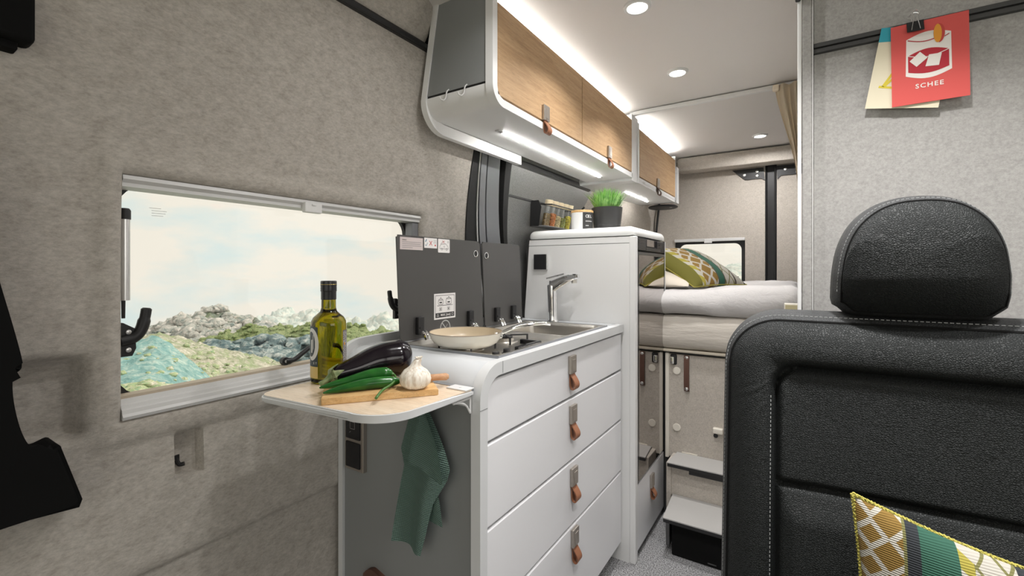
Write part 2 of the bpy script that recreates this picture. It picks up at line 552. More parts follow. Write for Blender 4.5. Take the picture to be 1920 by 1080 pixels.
def text(bm, s, size, fr, off=0.0002, mi=0, align='LEFT', spacing=1.0):
    cu = bpy.data.curves.new('t', 'FONT')
    cu.body = s
    cu.size = size
    cu.align_x = align
    cu.space_character = spacing
    cu.resolution_u = 3
    cu.offset = size * 0.018
    to = bpy.data.objects.new('t', cu)
    me = bpy.data.meshes.new_from_object(to)
    base = len(bm.verts)
    vs_ = [bm.verts.new(fr @ V(v.co.x, v.co.y, off)) for v in me.vertices]
    for p in me.polygons:
        try:
            f = bm.faces.new([vs_[i] for i in p.vertices])
            f.material_index = mi
        except ValueError:
            pass
    bpy.data.objects.remove(to)
    bpy.data.curves.remove(cu)
    bpy.data.meshes.remove(me)
    return bm

def grid(bm, us, vs2, fn, skip=None, mi=0):
    vv = {}
    for i, u in enumerate(us):
        for j, v in enumerate(vs2):
            vv[i, j] = bm.verts.new(fn(u, v))
    for i in range(len(us) - 1):
        for j in range(len(vs2) - 1):
            if skip and skip((us[i] + us[i + 1]) / 2, (vs2[j] + vs2[j + 1]) / 2):
                continue
            f = bm.faces.new((vv[i, j], vv[i + 1, j], vv[i + 1, j + 1], vv[i, j + 1]))
            f.material_index = mi
    for v in [v for v in bm.verts if not v.link_faces]:
        bm.verts.remove(v)
    return bm

def lin(a, b, n):
    return [a + (b - a) * i / n for i in range(n + 1)]

def axis_with(a, b, step, marks):
    """regular samples from a to b that also hit every mark"""
    out = []
    ks = [a] + sorted(m for m in marks if a < m < b) + [b]
    for p, q in zip(ks, ks[1:]):
        n_ = max(1, int(round((q - p) / step)))
        out += [p + (q - p) * i / n_ for i in range(n_)]
    return out + [b]

def ss(a, b, x):
    if a == b:
        return 1.0 if x >= b else 0.0
    t = max(0.0, min(1.0, (x - a) / (b - a)))
    return t * t * (3 - 2 * t)

def interp(pts, x):
    if x <= pts[0][0]:
        return pts[0][1]
    for (a, b), (c, d) in zip(pts, pts[1:]):
        if x <= c:
            return b + (d - b) * (x - a) / (c - a)
    return pts[-1][1]

def smooth_curve(pts, n=6):
    """Catmull-Rom through points (tuples of any dimension)"""
    P_ = [Vector(p) for p in pts]
    out = []
    for i in range(len(P_) - 1):
        p0, p1, p2, p3 = P_[max(i - 1, 0)], P_[i], P_[i + 1], P_[min(i + 2, len(P_) - 1)]
        for k in range(n):
            t = k / n
            out.append(0.5 * ((2 * p1) + (p2 - p0) * t + (2 * p0 - 5 * p1 + 4 * p2 - p3) * t * t + (3 * p1 - p0 - 3 * p2 + p3) * t ** 3))
    out.append(P_[-1])
    return out

def soft_box(bm, x0, x1, y0, y1, z0, z1, r, step=0.03, amp=0.0, freq=4.0, seed=0.0, rz=None):
    """rounded cushion block with slight waviness"""
    rz = rz or r
    lo, hi = V(x0, y0, z0), V(x1, y1, z1)
    nn = [max(4, int((hi[i] - lo[i]) / step)) for i in range(3)]
    rr = V(r, r, rz)
    cache = {}
    def pt(p):
        key = tuple(round(c, 5) for c in p)
        if key in cache:
            return cache[key]
        q = Vector(p)
        inn = V(*(min(max(q[i], lo[i] + rr[i]), hi[i] - rr[i]) for i in range(3)))
        d = V(*((q[i] - inn[i]) / rr[i] for i in range(3)))
        if d.length > 1e-6:
            mx = max(abs(c) for c in d)
            d = d.normalized() * mx
            q = inn + V(*(d[i] * rr[i] for i in range(3)))
        if amp:
            o_ = noise.noise_vector(V(q.x * freq + seed, q.y * freq, q.z * freq * 1.3))
            o2 = noise.noise_vector(V(q.x * freq * 2.7 + seed, q.y * freq * 2.7, q.z * freq * 3.1))
            q = q + o_ * amp + o2 * amp * 0.45
        cache[key] = bm.verts.new(q)
        return cache[key]
    def ax(i):
        return lin(lo[i], hi[i], nn[i])
    X, Y, Z = ax(0), ax(1), ax(2)
    def face(a, b, fn):
        for i in range(len(a) - 1):
            for j in range(len(b) - 1):
                try:
                    bm.faces.new((pt(fn(a[i], b[j])), pt(fn(a[i + 1], b[j])), pt(fn(a[i + 1], b[j + 1])), pt(fn(a[i], b[j + 1]))))
                except ValueError:
                    pass
    for c in (lo.z, hi.z): face(X, Y, lambda a, b, c=c: (a, b, c))
    for c in (lo.y, hi.y): face(X, Z, lambda a, b, c=c: (a, c, b))
    for c in (lo.x, hi.x): face(Y, Z, lambda a, b, c=c: (c, a, b))
    return bm

# ================================================================== THE SHELL OF THE VAN
XW = -1.06
WALL_LEAN = [(1.15, -1.06), (1.22, -1.0585), (1.30, -1.052), (1.40, -1.036), (1.52, -1.009), (1.64, -0.974), (1.78, -0.945), (1.92, -0.912)]
def wallx(z):
    return sum(interp(WALL_LEAN, z + d) for d in (-0.05, -0.025, 0, 0.025, 0.05)) / 5

WY0, WY1, WZ0, WZ1 = 0.316, 1.088, 0.842, 1.297       # opening of the side window

def bump_rect(y, z, y0, y1, z0, z1, s):
    return ss(y0 - s, y0 + s, y) * (1 - ss(y1 - s, y1 + s, y)) * ss(z0 - s, z0 + s, z) * (1 - ss(z1 - s, z1 + s, z))

def wall_pt(y, z):
    x = wallx(z)
    x += 0.009 * bump_rect(y, z, 0.284, 1.125, 0.80, 1.335, 0.012)          # raised border of the window
    x -= 0.034 * bump_rect(y, z, -0.25, 0.262, 0.826, 0.965, 0.011)         # belt recess
    x -= 0.026 * bump_rect(y, z, 0.403, 0.449, 0.700, 0.789, 0.0035)        # small finger recess
    x += 0.006 * (1 - ss(0.700, 0.84, z)) * ss(0.53, 0.56, z)
    x -= 0.012 * (1 - ss(0.515, 0.545, z))                                  # lower panel sits further out
    x -= 0.006 * math.exp(-((z - 0.533) / 0.0045) ** 2)                     # seam
    dy = max(WY0 - y, y - WY1, 0)
    dz = max(WZ0 - z, z - WZ1, 0)
    d = math.hypot(dy, dz)
    x -= 0.010 * (1 - min(1, d / 0.010)) ** 2                               # rolled edge of the opening
    return V(x, y, z)

ys = axis_with(-0.9, 1.335, 0.009, [WY0, WY1, WY0 - .003, WY0 - .007, WY1 + .003, 0.403, 0.399, 0.406, 0.449, 0.446, 0.452])
zs = axis_with(0.0, 1.782, 0.009, [WZ0, WZ1, WZ0 - .003, WZ0 - .007, WZ1 + .003, 0.533, 0.528, 0.538, 0.70, 0.703, 0.697, 0.789, 0.786, 0.792])
bm = grid(B(), ys, zs, wall_pt, skip=lambda y, z: WY0 < y < WY1 and WZ0 < z < WZ1)
be = [e for e in bm.edges if e.is_boundary and all(WY0 - 1e-4 <= v.co.y <= WY1 + 1e-4 and WZ0 - 1e-4 <= v.co.z <= WZ1 + 1e-4 for v in e.verts)]
r = bmesh.ops.extrude_edge_only(bm, edges=be)
bmesh.ops.translate(bm, verts=[g for g in r['geom'] if isinstance(g, bmesh.types.BMVert)], vec=(-0.05, 0, 0))
obj('wall_left', bm, 'felt', smooth=True, angle=70, kind='structure', label='beige grey felt lined side wall around the big window')

# padded felt valance above the black trim
bm = grid(B(), lin(-0.9, 1.0, 40), lin(0, 1, 14), lambda y, t: V(-0.938 + 0.045 * t + 0.014 * math.sin(math.pi * t) - 0.02 * ss(0.985, 1.0, y), y, 1.786 + 0.117 * t))
obj('wall_left_upper', bm, 'felt', smooth=True, kind='structure', label='felt covered valance strip below the ceiling')
bm = B()
tube(bm, [(-0.938, -0.9, 1.780), (-0.938, 1.012, 1.780)], 0.009, 8)
box(bm, -0.955, -0.937, -0.9, 1.012, 1.770, 1.790)
obj('trim_1', bm, 'black', smooth=True, kind='structure')

# floor and ceiling
bm = grid(B(), lin(-1.1, 0.95, 20), lin(-1.3, 3.45, 40), lambda x, y: V(x, y, 0.0))
obj('floor', bm, 'carpet', kind='structure')
bm = grid(B(), lin(-0.93, 0.95, 40), lin(-1.3, 3.42, 60), lambda x, y: V(x, y, 1.902 - 0.012 * (1 - ss(-0.88, -0.6, x))))
obj('ceiling', bm, 'ceiling', smooth=True, kind='structure')
bm = B(); box(bm, -1.15, 0.98, -1.35, 3.5, 1.93, 1.96)
obj('roof', bm, 'black_soft', kind='structure')
# outer skin behind the felt, so that no daylight leaks in
bm = B()
box(bm, -1.16, -1.145, -1.3, 3.5, -0.02, 0.80)
box(bm, -1.16, -1.145, -1.3, 3.5, 1.34, 1.96)
box(bm, -1.16, -1.145, -1.3, 0.27, 0.80, 1.34)
box(bm, -1.16, -1.145, 1.14, 3.5, 0.80, 1.34)
obj('wall_outer', bm, 'black_soft', kind='structure')

# ---- pillar and grey splash panel behind the kitchen
def lean_strip(bm, y0b, y1b, y0t, y1t, dx, z0=0.9, z1=1.62, th=0.01, mi=0):
    zz = lin(z0, z1, 14)
    def yv(a, b, z):
        return a + (b - a) * (z - 1.255) / 0.287
    rings = [[V(wallx(z) + dx - th, yv(y0b, y0t, z), z), V(wallx(z) + dx, yv(y0b, y0t, z), z),
              V(wallx(z) + dx, yv(y1b, y1t, z), z), V(wallx(z) + dx - th, yv(y1b, y1t, z), z)] for z in zz]
    return loft(bm, rings, mi=mi)

obj('trim_2', lean_strip(B(), 1.325, 1.402, 1.305, 1.352, 0.004, th=0.03), 'rubber', kind='structure')
obj('trim_3', lean_strip(B(), 1.388, 1.394, 1.338, 1.343, 0.008, th=0.01), 'alu', kind='structure')
obj('trim_4', lean_strip(B(), 1.40, 1.65, 1.345, 1.60, -0.022, th=0.01), 'black', kind='structure')
obj('trim_5', lean_strip(B(), 1.411, 1.450, 1.354, 1.388, 0.004, th=0.03), 'steel_paint', kind='structure')
obj('trim_6', lean_strip(B(), 1.462, 1.553, 1.398, 1.476, 0.002, th=0.03), 'steel_paint', kind='structure')
obj('trim_7', lean_strip(B(), 1.568, 1.597, 1.505, 1.548, 0.010, th=0.03), 'rubber', smooth=False, kind='structure')
bm = B()
pp = [(1.60, 0.90), (1.60, 1.30), (1.555, 1.56), (2.38, 1.60), (2.36, 1.56), (2.25, 1.37), (2.22, 0.90)]
for k, zc in enumerate(lin(0.9, 1.60, 12)):
    pass
zz = lin(0.9, 1.60, 14)
rings = []
for z in zz:
    ya = 1.598 - 0.06 * ss(1.25, 1.57, z)
    yb = 2.235 + 0.15 * ss(1.30, 1.60, z)
    x = wallx(z) + 0.006
    rings.append([V(x - 0.01, ya, z), V(x, ya, z), V(x, yb, z), V(x - 0.01, yb, z)])
loft(bm, rings)
obj('wall_kitchen_panel', bm, 'panel_grey', smooth=True, kind='structure', label='dark grey textured splash panel behind the spice rack')
bm = B(); box(bm, -1.035, -1.022, 1.575, 2.20, 1.424, 1.440, 0.002)
tube(bm, [(-1.03, 2.20, 1.432), (-0.985, 2.215, 1.432), (-0.965, 2.215, 1.45)], 0.005, 6)
obj('trim_8', bm, 'black', kind='structure')
bm = B()
prism(bm, [(-1.02, 1.55, 1.578), (-0.985, 1.55, 1.578), (-0.978, 1.55, 1.552), (-1.02, 1.55, 1.545)], (0, 0.78, 0))
obj('trim_9', bm, 'dark_metal', kind='structure')

# felt wall of the bed area, tapering towards the rear doors
def rear_wall(y, z):
    t = ss(2.3, 3.4, y)
    return V(wallx(z) + 0.004 + t * (0.13 - 0.05 * ss(1.2, 1.6, z)), y, z)
bm = grid(B(), lin(2.20, 3.41, 30), lin(0.7, 1.91, 30), rear_wall)
obj('wall_left_rear', bm, 'felt_sand', smooth=True, kind='structure')
# ---- rear doors
YR = 3.40
bm = grid(B(), axis_with(-0.92, -0.203, 0.03, [-0.777, -0.322]), axis_with(0.5, 1.90, 0.03, [0.94, 1.325]),
          lambda x, z: V(x, YR, z), skip=lambda x, z: -0.777 < x < -0.322 and 0.94 < z < 1.325)
be = [e for e in bm.edges if e.is_boundary and all(-0.778 <= v.co.x <= -0.321 and 0.939 <= v.co.z <= 1.326 for v in e.verts)]
r = bmesh.ops.extrude_edge_only(bm, edges=be)
bmesh.ops.translate(bm, verts=[g for g in r['geom'] if isinstance(g, bmesh.types.BMVert)], vec=(0, 0.04, 0))
d1 = obj('door_1', bm, 'felt_sand', kind='structure', label='felt lined left rear door with window')
bm = B(); box(bm, -0.140, 0.75, YR, YR + 0.02, 0.5, 1.90, 0.006)
d2 = obj('door_2', bm, 'felt_sand', kind='structure', label='felt lined right rear door')
bm = B(); box(bm, -0.215, -0.13, YR + 0.012, YR + 0.03, 0.5, 1.86)
tube(bm, [(-0.200, YR + 0.006, 0.6), (-0.200, YR + 0.006, 1.80)], 0.008, 8)
tube(bm, [(-0.145, YR + 0.006, 0.6), (-0.145, YR + 0.006, 1.80)], 0.008, 8)
obj('trim_10', bm, 'black', smooth=True, kind='structure', label='black gap seal between the rear doors')
bm = B(); tube(bm, [(-0.945, YR - 0.02, 1.0), (-0.914, YR - 0.02, 1.3), (-0.887, YR - 0.02, 1.56), (-0.862, YR - 0.02, 1.8)], 0.008, 8)
obj('trim_11', bm, 'black', smooth=True, kind='structure')
bm = B(); box(bm, -1.1, 1.0, YR + 0.06, YR + 0.075, -0.02, 0.93); box(bm, -1.1, 1.0, YR + 0.06, YR + 0.075, 1.34, 1.96)
box(bm, -1.1, -0.79, YR + 0.06, YR + 0.075, 0.93, 1.34); box(bm, -0.31, 1.0, YR + 0.06, YR + 0.075, 0.93, 1.34)
obj('wall_rear', bm, 'black_soft', kind='structure')
# hinge plates
def hinge_plate(pts, bolts):
    bm = B(); prism(bm, [(x, YR - 0.002, z) for x, z in pts], (0, -0.006, 0))
    p = obj('hinge_plate', bm, 'black', d1 if pts[0][0] < -0.2 else d2)
    for x, z in bolts:
        b = B(); lathe(b, [(0.0095, 0), (0.0095, 0.004), (0.006, 0.006)], (0, 0, 0), 10, Matrix.Translation((x, YR - 0.008, z)) @ Matrix.Rotation(math.pi / 2, 4, 'X'))
        obj('bolt', b, 'alu', p, smooth=True)
hinge_plate([(-0.40, 1.792), (-0.215, 1.792), (-0.205, 1.705), (-0.225, 1.722), (-0.32, 1.720)], [(-0.325, 1.752), (-0.25, 1.768), (-0.25, 1.740)])
hinge_plate([(-0.135, 1.705), (-0.14, 1.792), (0.02, 1.792), (0.02, 1.728), (-0.115, 1.728)], [(-0.09, 1.765), (-0.025, 1.768), (-0.025, 1.742)])
# felt roll below the ceiling at the rear
bm = B()
soft_box(bm, -0.735, 0.6, 3.27, 3.385, 1.796, 1.897, 0.022, 0.02, 0.0015, 8)
obj('trim_12', bm, 'felt_sand', smooth=True, kind='structure', label='felt padded roll above the rear doors')

# ---- right-hand partition (washroom front wall) with aluminium post
bm = grid(B(), lin(0.020, 1.05, 30), axis_with(0.0, 1.902, 0.06, [1.553, 1.571]), lambda x, z: V(x, 1.10, z))
wr = obj('wall_right', bm, 'felt_grey', kind='structure', label='grey felt partition wall behind the seat')
bm = B(); box(bm, 0.0, 0.0175, 1.088, 1.12, 0.0, 1.90, 0.003); obj('trim_13', bm, 'felt_grey', kind='structure')
bm = B(); box(bm, -0.008, -0.001, 1.088, 1.14, 0.0, 1.90, 0.002); box(bm, 0.0172, 0.0186, 1.0865, 1.10, 0, 1.90); obj('trim_14', bm, 'white', kind='structure', label='white edge strip of the partition')
bm = B(); box(bm, 0.003, 0.02, 1.12, 2.20, 0.0, 1.90); obj('wall_washroom', bm, 'white', kind='structure')
bm = B()
box(bm, 0.019, 1.05, 1.090, 1.102, 1.553, 1.5605, 0.001); box(bm, 0.019, 1.05, 1.090, 1.102, 1.5640, 1.5725, 0.001); box(bm, 0.019, 1.05, 1.097, 1.102, 1.5605, 1.564)
obj('trim_15', bm, mat('anthracite_rail', (0.045, 0.045, 0.045), 0.6), kind='structure', label='dark grooved rail across the partition')
bm = B(); box(bm, -0.012, -0.002, 1.07, 1.088, 1.662, 1.75, 0.003); obj('trim_16', bm, 'black', kind='structure')

bm = B(); box(bm, 0.95, 0.965, -1.3, 3.5, -0.02, 1.0); box(bm, 0.95, 0.965, -1.3, 3.5, 1.58, 1.96); box(bm, 0.95, 0.965, -1.3, -0.18, 1.0, 1.58); box(bm, 0.95, 0.965, 0.78, 3.5, 1.0, 1.58)
obj('wall_right_side', bm, 'felt_grey', kind='structure')
# ceiling divider over the bed with curtain track
bm = B(); box(bm, -0.72, 0.01, 2.205, 2.235, 1.886, 1.902, 0.003); box(bm, -0.70, 0.01, 2.193, 2.205, 1.878, 1.896, 0.002)
obj('trim_17', bm, 'white', kind='structure', label='white curtain track across the ceiling')

# ================================================================== SIDE WINDOW
bm = B(); box(bm, -1.112, -1.108, 0.28, 1.12, 0.82, 1.32)
w1 = obj('window_1', bm, 'glass', kind='structure', label='large side window looking out on hills')
XG = -1.104
bm = B()
outer = rect2(0.27, 0.80, 1.13, 1.335, 0.05, 6)
inner = rect2(0.319, 0.872, 1.062, 1.287, 0.055, 6)
vo = [bm.verts.new((XG - 0.004, a, b)) for a, b in outer]; vi = [bm.verts.new((XG - 0.004, a, b)) for a, b in inner]
vi2 = [bm.verts.new((XG + 0.008, a, b)) for a, b in inner]; vo2 = [bm.verts.new((XG + 0.008, a, b)) for a, b in outer]
for k in range(len(vo)):
    j = (k + 1) % len(vo)
    bm.faces.new((vo[k], vo[j], vi[j], vi[k])); bm.faces.new((vi[k], vi[j], vi2[j], vi2[k])); bm.faces.new((vi2[k], vi2[j], vo2[j], vo2[k]))
obj('window_frame', bm, 'black', w1, smooth=True, label='black rounded outer frame')
# blind cassette along the top, sill profile along the bottom
bm = B()
prism(bm, [(-1.062, WY0, 1.297), (-1.052, WY0, 1.296), (-1.049, WY0, 1.288), (-1.056, WY0, 1.282), (-1.056, WY0, 1.275), (-1.095, WY0, 1.273), (-1.095, WY0, 1.297)], (0, WY1 - WY0, 0))
obj('blind_cassette', bm, 'alu_paint', w1, label='grey roller blind cassette')
bm = B()
prof = [(-1.100, 0.842), (-1.052, 0.842), (-1.0495, 0.848), (-1.053, 0.853), (-1.0545, 0.860), (-1.059, 0.862), (-1.061, 0.868), (-1.067, 0.870), (-1.070, 0.878), (-1.100, 0.880)]
prism(bm, [(x, WY0, z) for x, z in prof], (0, WY1 - WY0, 0))
obj('window_sill', bm, 'alu_paint', w1, label='ribbed aluminium sill profile')
bm = B(); box(bm, -1.098, -1.072, WY0, WY1, 0.878, 0.8835); obj('blind_rail', bm, mat('beige_blind_edge', (0.52, 0.44, 0.34), 0.7), w1)
bm = B(); box(bm, -1.056, -1.040, 0.672, 0.720, 1.264, 1.290, 0.003); box(bm, -1.040, -1.037, 0.690, 0.702, 1.282, 1.286, 0.001)
obj('blind_clip', bm, 'white', w1)
bm = B(); box(bm, -1.095, -1.060, 1.060, 1.088, 0.88, 1.275, 0.004); obj('side_rail', bm, 'steel_paint', w1)
# gas-strut stay with lever, left
bm = B(); tube(bm, [(-1.085, 0.329, 1.062), (-1.085, 0.329, 1.220)], 0.0085, 16); st = obj('strut', bm, 'alu', w1, smooth=True)
bm = B(); tube(bm, [(-1.085, 0.329, 1.216), (-1.085, 0.329, 1.233), (-1.085, 0.329, 1.237)], [0.0095, 0.0095, 0.007], 14); tube(bm, [(-1.085, 0.320, 1.06), (-1.085, 0.320, 1.23)], 0.0035, 6)
tube(bm, [(-1.085, 0.327, 1.028), (-1.085, 0.327, 1.064)], [0.003, 0.0035], 8); obj('strut_cap', bm, 'black', st, smooth=True)
def lever(y0, z0, s=1.0, mir=1):
    bm = B()
    pts = smooth_curve([(y0 - .008 * mir, z0 - .004), (y0 + .012 * mir, z0), (y0 + .024 * mir, z0 + .014), (y0 + .030 * mir, z0 + .036), (y0 + .033 * mir, z0 + .056)], 5)
    tube(bm, [(-1.078, p.x, p.y) for p in pts], [0.0105 * s] * (len(pts) - 6) + [0.0088 * s] * 5 + [0.006 * s], 12)
    prism(bm, [(-1.086, y0 - .012, z0 - .034), (-1.086, y0 + .010, z0 - .034), (-1.086, y0 + .016, z0 - .02), (-1.086, y0 + .014, z0 + .018), (-1.086, y0 - .004, z0 + .030), (-1.086, y0 - .012, z0 + .030)], (0.010, 0, 0))
    o = obj('latch_lever', bm, 'black', w1, smooth=True)
    for dz in (-0.022, 0.012):
        b = B(); lathe(b, [(0.0045, 0), (0.0045, 0.002), (0.002, 0.003)], (0, 0, 0), 10, Matrix.Translation((-1.076, y0 + .004, z0 + dz)) @ Matrix.Rotation(math.pi / 2, 4, 'Y'))
        obj('screw', b, 'alu', o, smooth=True)
    return o
lever(0.328, 0.990)
lever(1.012, 1.000, 0.8, -1)
bm = B()
pts = smooth_curve([(0.645, 0.893), (0.668, 0.893), (0.69, 0.905), (0.715, 0.918), (0.745, 0.920)], 5)
tube(bm, [(-1.082, p.x, p.y) for p in pts], [0.008] * 4 + [0.006] * (len(pts) - 4), 10)
lathe(bm, [(0.010, 0), (0.010, 0.012)], (0, 0, 0), 14, Matrix.Translation((-1.090, 0.645, 0.893)) @ Matrix.Rotation(math.pi / 2, 4, 'Y'))
ll = obj('latch_lever', bm, 'black', w1, smooth=True)
b = B(); lathe(b, [(0.004, 0), (0.004, 0.002)], (0, 0, 0), 10, Matrix.Translation((-1.078, 0.645, 0.893)) @ Matrix.Rotation(math.pi / 2, 4, 'Y')); obj('screw', b, 'alu', ll)
# printed approval mark on the pane
bm = B(); fr = frame((-1.1075, 0.375, 1.245), (0, 1, 0), (0, 0, 1))
for k, wd in enumerate((0.020, 0.030, 0.028, 0.024)):
    line2(bm, (0.004 * (k != 0), -0.005 * k), (wd, -0.005 * k), 0.0008, fr, 0)
obj('approval_mark', bm, mat('pale_print', (0.62, 0.64, 0.63), 0.7), w1)

# ================================================================== REAR WINDOW
bm = B(); box(bm, -0.79, -0.31, YR + 0.034, YR + 0.037, 0.93, 1.335)
w2 = obj('window_2', bm, 'glass', kind='structure', label='small window in the rear door')
bm = B()
outer = rect2(-0.80, 0.92, -0.30, 1.345, 0.03, 6); inner = rect2(-0.750, 0.95, -0.346, 1.303, 0.045, 6)
a_ = [[bm.verts.new((p[0], y, p[1])) for p in q] for q, y in ((outer, YR + 0.03), (inner, YR + 0.03), (inner, YR + 0.045))]
for k in range(len(outer)):
    j = (k + 1) % len(outer)
    bm.faces.new((a_[0][k], a_[0][j], a_[1][j], a_[1][k])); bm.faces.new((a_[1][k], a_[1][j], a_[2][j], a_[2][k]))
obj('window_frame', bm, 'black', w2, smooth=True)
bm = B(); box(bm, -0.777, -0.322, YR - 0.012, YR + 0.02, 1.318, 1.338, 0.003); obj('blind_cassette', bm, 'alu_paint', w2)
bm = B(); box(bm, -0.575, -0.525, YR - 0.020, YR - 0.010, 1.306, 1.334, 0.003); obj('blind_clip', bm, 'white', w2)
bm = B(); tube(bm, [(-0.752, YR + 0.02, 1.18), (-0.752, YR + 0.02, 1.27)], 0.008, 8); obj('strut', bm, 'steel_paint', w2)
bm = B(); tube(bm, smooth_curve([(-0.385, YR + 0.015, 1.02), (-0.365, YR + 0.015, 1.03), (-0.37, YR + 0.015, 1.075)], 4), 0.007, 8); obj('latch_lever', bm, 'black', w2, smooth=True)

# hook inside the small recess, black trims at the left edge
bm = B()
tube(bm, smooth_curve([(-1.085, 0.413, 0.735), (-1.078, 0.413, 0.726), (-1.074, 0.416, 0.721), (-1.070, 0.422, 0.722)], 4), 0.0042, 8)
box(bm, -1.088, -1.080, 0.408, 0.418, 0.720, 0.741, 0.002)
obj('coat_hook', bm, 'black', smooth=True, label='tiny black hook inside the recess of the felt wall', cat='hook')
bm = B()
outl = [(-0.20, 1.50), (0.06, 1.42), (0.120, 1.26), (0.150, 1.14), (0.157, 1.10), (0.171, 1.03), (0.180, 0.978), (0.178, 0.966), (0.170, 0.958), (0.1705, 0.923), (0.177, 0.881), (0.186, 0.852), (0.197, 0.838), (0.216, 0.843), (0.224, 0.834), (0.250, 0.739), (0.246, 0.727), (0.157, 0.735), (-0.20, 0.75)]
outl = outl[:1] + [tuple(p) for p in smooth_curve(outl[1:-4], 4)] + outl[-4:]
prism(bm, [(-1.055, y, z) for y, z in outl], (0.055, 0, 0))
r = bmesh.ops.bevel(bm, geom=[e for e in bm.edges if all(v.co.x > -1.01 for v in e.verts)], offset=0.008, segments=3, affect='EDGES')
obj('pillar_cover', bm, 'black_soft', smooth=True, label='curved black belt pillar cover at the left edge of the felt wall', cat='pillar cover')
bm = B(); box(bm, -1.03, -0.985, -0.15, 0.192, 1.464, 1.74, 0.010, 3); box(bm, -1.03, -1.0, -0.15, 0.175, 1.452, 1.47, 0.003)
obj('wall_housing', bm, 'black_soft', smooth=True, label='black box shaped housing high on the felt wall, top left corner', cat='housing')

# ================================================================== KITCHEN BLOCK
def end_profile(y_out, z_top, r, n=10):
    """quarter curve from the vertical end up onto the top: list of (y, z)"""
    return [(y_out + r - r * math.cos(a), z_top - r + r * math.sin(a)) for a in lin(0, math.pi / 2, n)]

YE, YT, ZT = 0.776, 1.70, 0.910
kit = thing('kitchen_unit', (-0.81, 1.24, 0), 'white kitchen block with four drawers and a grey rounded end panel', 'kitchen unit')
bm = B(); box(bm, -1.045, -0.607, 0.80, 1.698, 0.06, 0.74); box(bm, -0.66, -0.607, 0.80, 1.698, 0.74, 0.876); box(bm, -1.02, -0.64, 0.85, 1.698, 0.0, 0.06)
obj('carcass', bm, 'dark_gap', kit)
bm = B(); box(bm, -1.036, -0.600, 0.783, 0.800, 0.0, 0.823)
obj('end_panel', bm, 'grey_panel', kit, label='smooth grey end panel')
def edge_trim(name, x0, x1, zf, mname):
    """strip following the end: floor, quarter curve, then along the top"""
    bm = B()
    out = [(YE, zf)] + [(YE, z) for z in (0.5,)] + end_profile(YE, ZT + 0.0015, 0.075, 10) + [(YT - 0.006, ZT + 0.0015)]
    inn = [(YE + 0.026, zf), (YE + 0.026, 0.5)] + [(YE + 0.0755 - 0.0475 * math.cos(a), ZT - 0.075 + 0.047 * math.sin(a)) for a in lin(0, math.pi / 2, 10)] + [(YT - 0.006, ZT - 0.028)]
    rings = [[V(x0, *o_), V(x1, *o_), V(x1, *i_), V(x0, *i_)] for o_, i_ in zip(out, inn)]
    return obj(name, loft(bm, rings), mname, kit, smooth=True, angle=50)
edge_trim('edge_trim', -0.602, -0.577, 0.0, 'trim_grey')
edge_trim('edge_trim', -1.052, -1.034, 0.0, 'trim_grey')
for jb in ((YE, YE + 0.026, 0.818, 0.8195), (0.862, 0.8635, 0.884, 0.9115)):
    bm = B(); box(bm, -0.5775, -0.5765, *jb); obj('trim_joint', bm, 'grey_panel', kit)

def pull_handle(parent, o, right, up, s=1.0, strap='leather_tan', name='handle'):
    """nickel push latch with a leather loop; o = top centre of the plate on the front"""
    fr = frame(o, right, up)
    bm = B()
    box(bm, -0.0205 * s, 0.0205 * s, -0.054 * s, 0, 0, 0.010 * s, 0.0025 * s, 2)
    box(bm, -0.011 * s, 0.011 * s, -0.046 * s, -0.012 * s, 0.009 * s, 0.0115 * s, 0.001)
    box(bm, -0.009 * s, -0.001 * s, -0.051 * s, -0.0485 * s, 0.009 * s, 0.011 * s)
    bmesh.ops.transform(bm, matrix=fr, verts=bm.verts)
    h = obj(name, bm, 'nickel', parent, smooth=True)
    bm = B()
    path = [(0.004, -0.046), (0.0055, -0.058), (0.012, -0.068), (0.019, -0.080), (0.0205, -0.090), (0.016, -0.0985), (0.0095, -0.100), (0.0045, -0.094), (0.003, -0.082), (0.003, -0.066), (0.003, -0.050)]
    path = smooth_curve([(a, b) for a, b in path], 4)
    w = fr.to_3x3() @ V(0.029 * s, 0, 0)
    ribbon(bm, [fr @ V(0, p.y * s, p.x * s) for p in path], w, 0.0028 * s)
    obj('strap', bm, strap, h, smooth=True, angle=50, label='tan leather loop')
    return h

zd = [(0.739, 0.874), (0.548, 0.732), (0.352, 0.541), (0.075, 0.345)]
for i, (a, b) in enumerate(zd):
    bm = B(); box(bm, -0.606, -0.585, 0.804, 1.693, a, b, 0.0035, 2)
    d = obj('drawer', bm, 'drawer', kit, smooth=True, angle=50)
    pull_handle(d, (-0.585, 1.243 + 0.006 * i, b - (0.010, 0.018, 0.016, 0.006)[i]), (0, 1, 0), (0, 0, 1))
bm = B(); box(bm, -0.645, -0.63, 0.81, 1.69, 0.0, 0.07); obj('plinth', bm, 'white', kit)

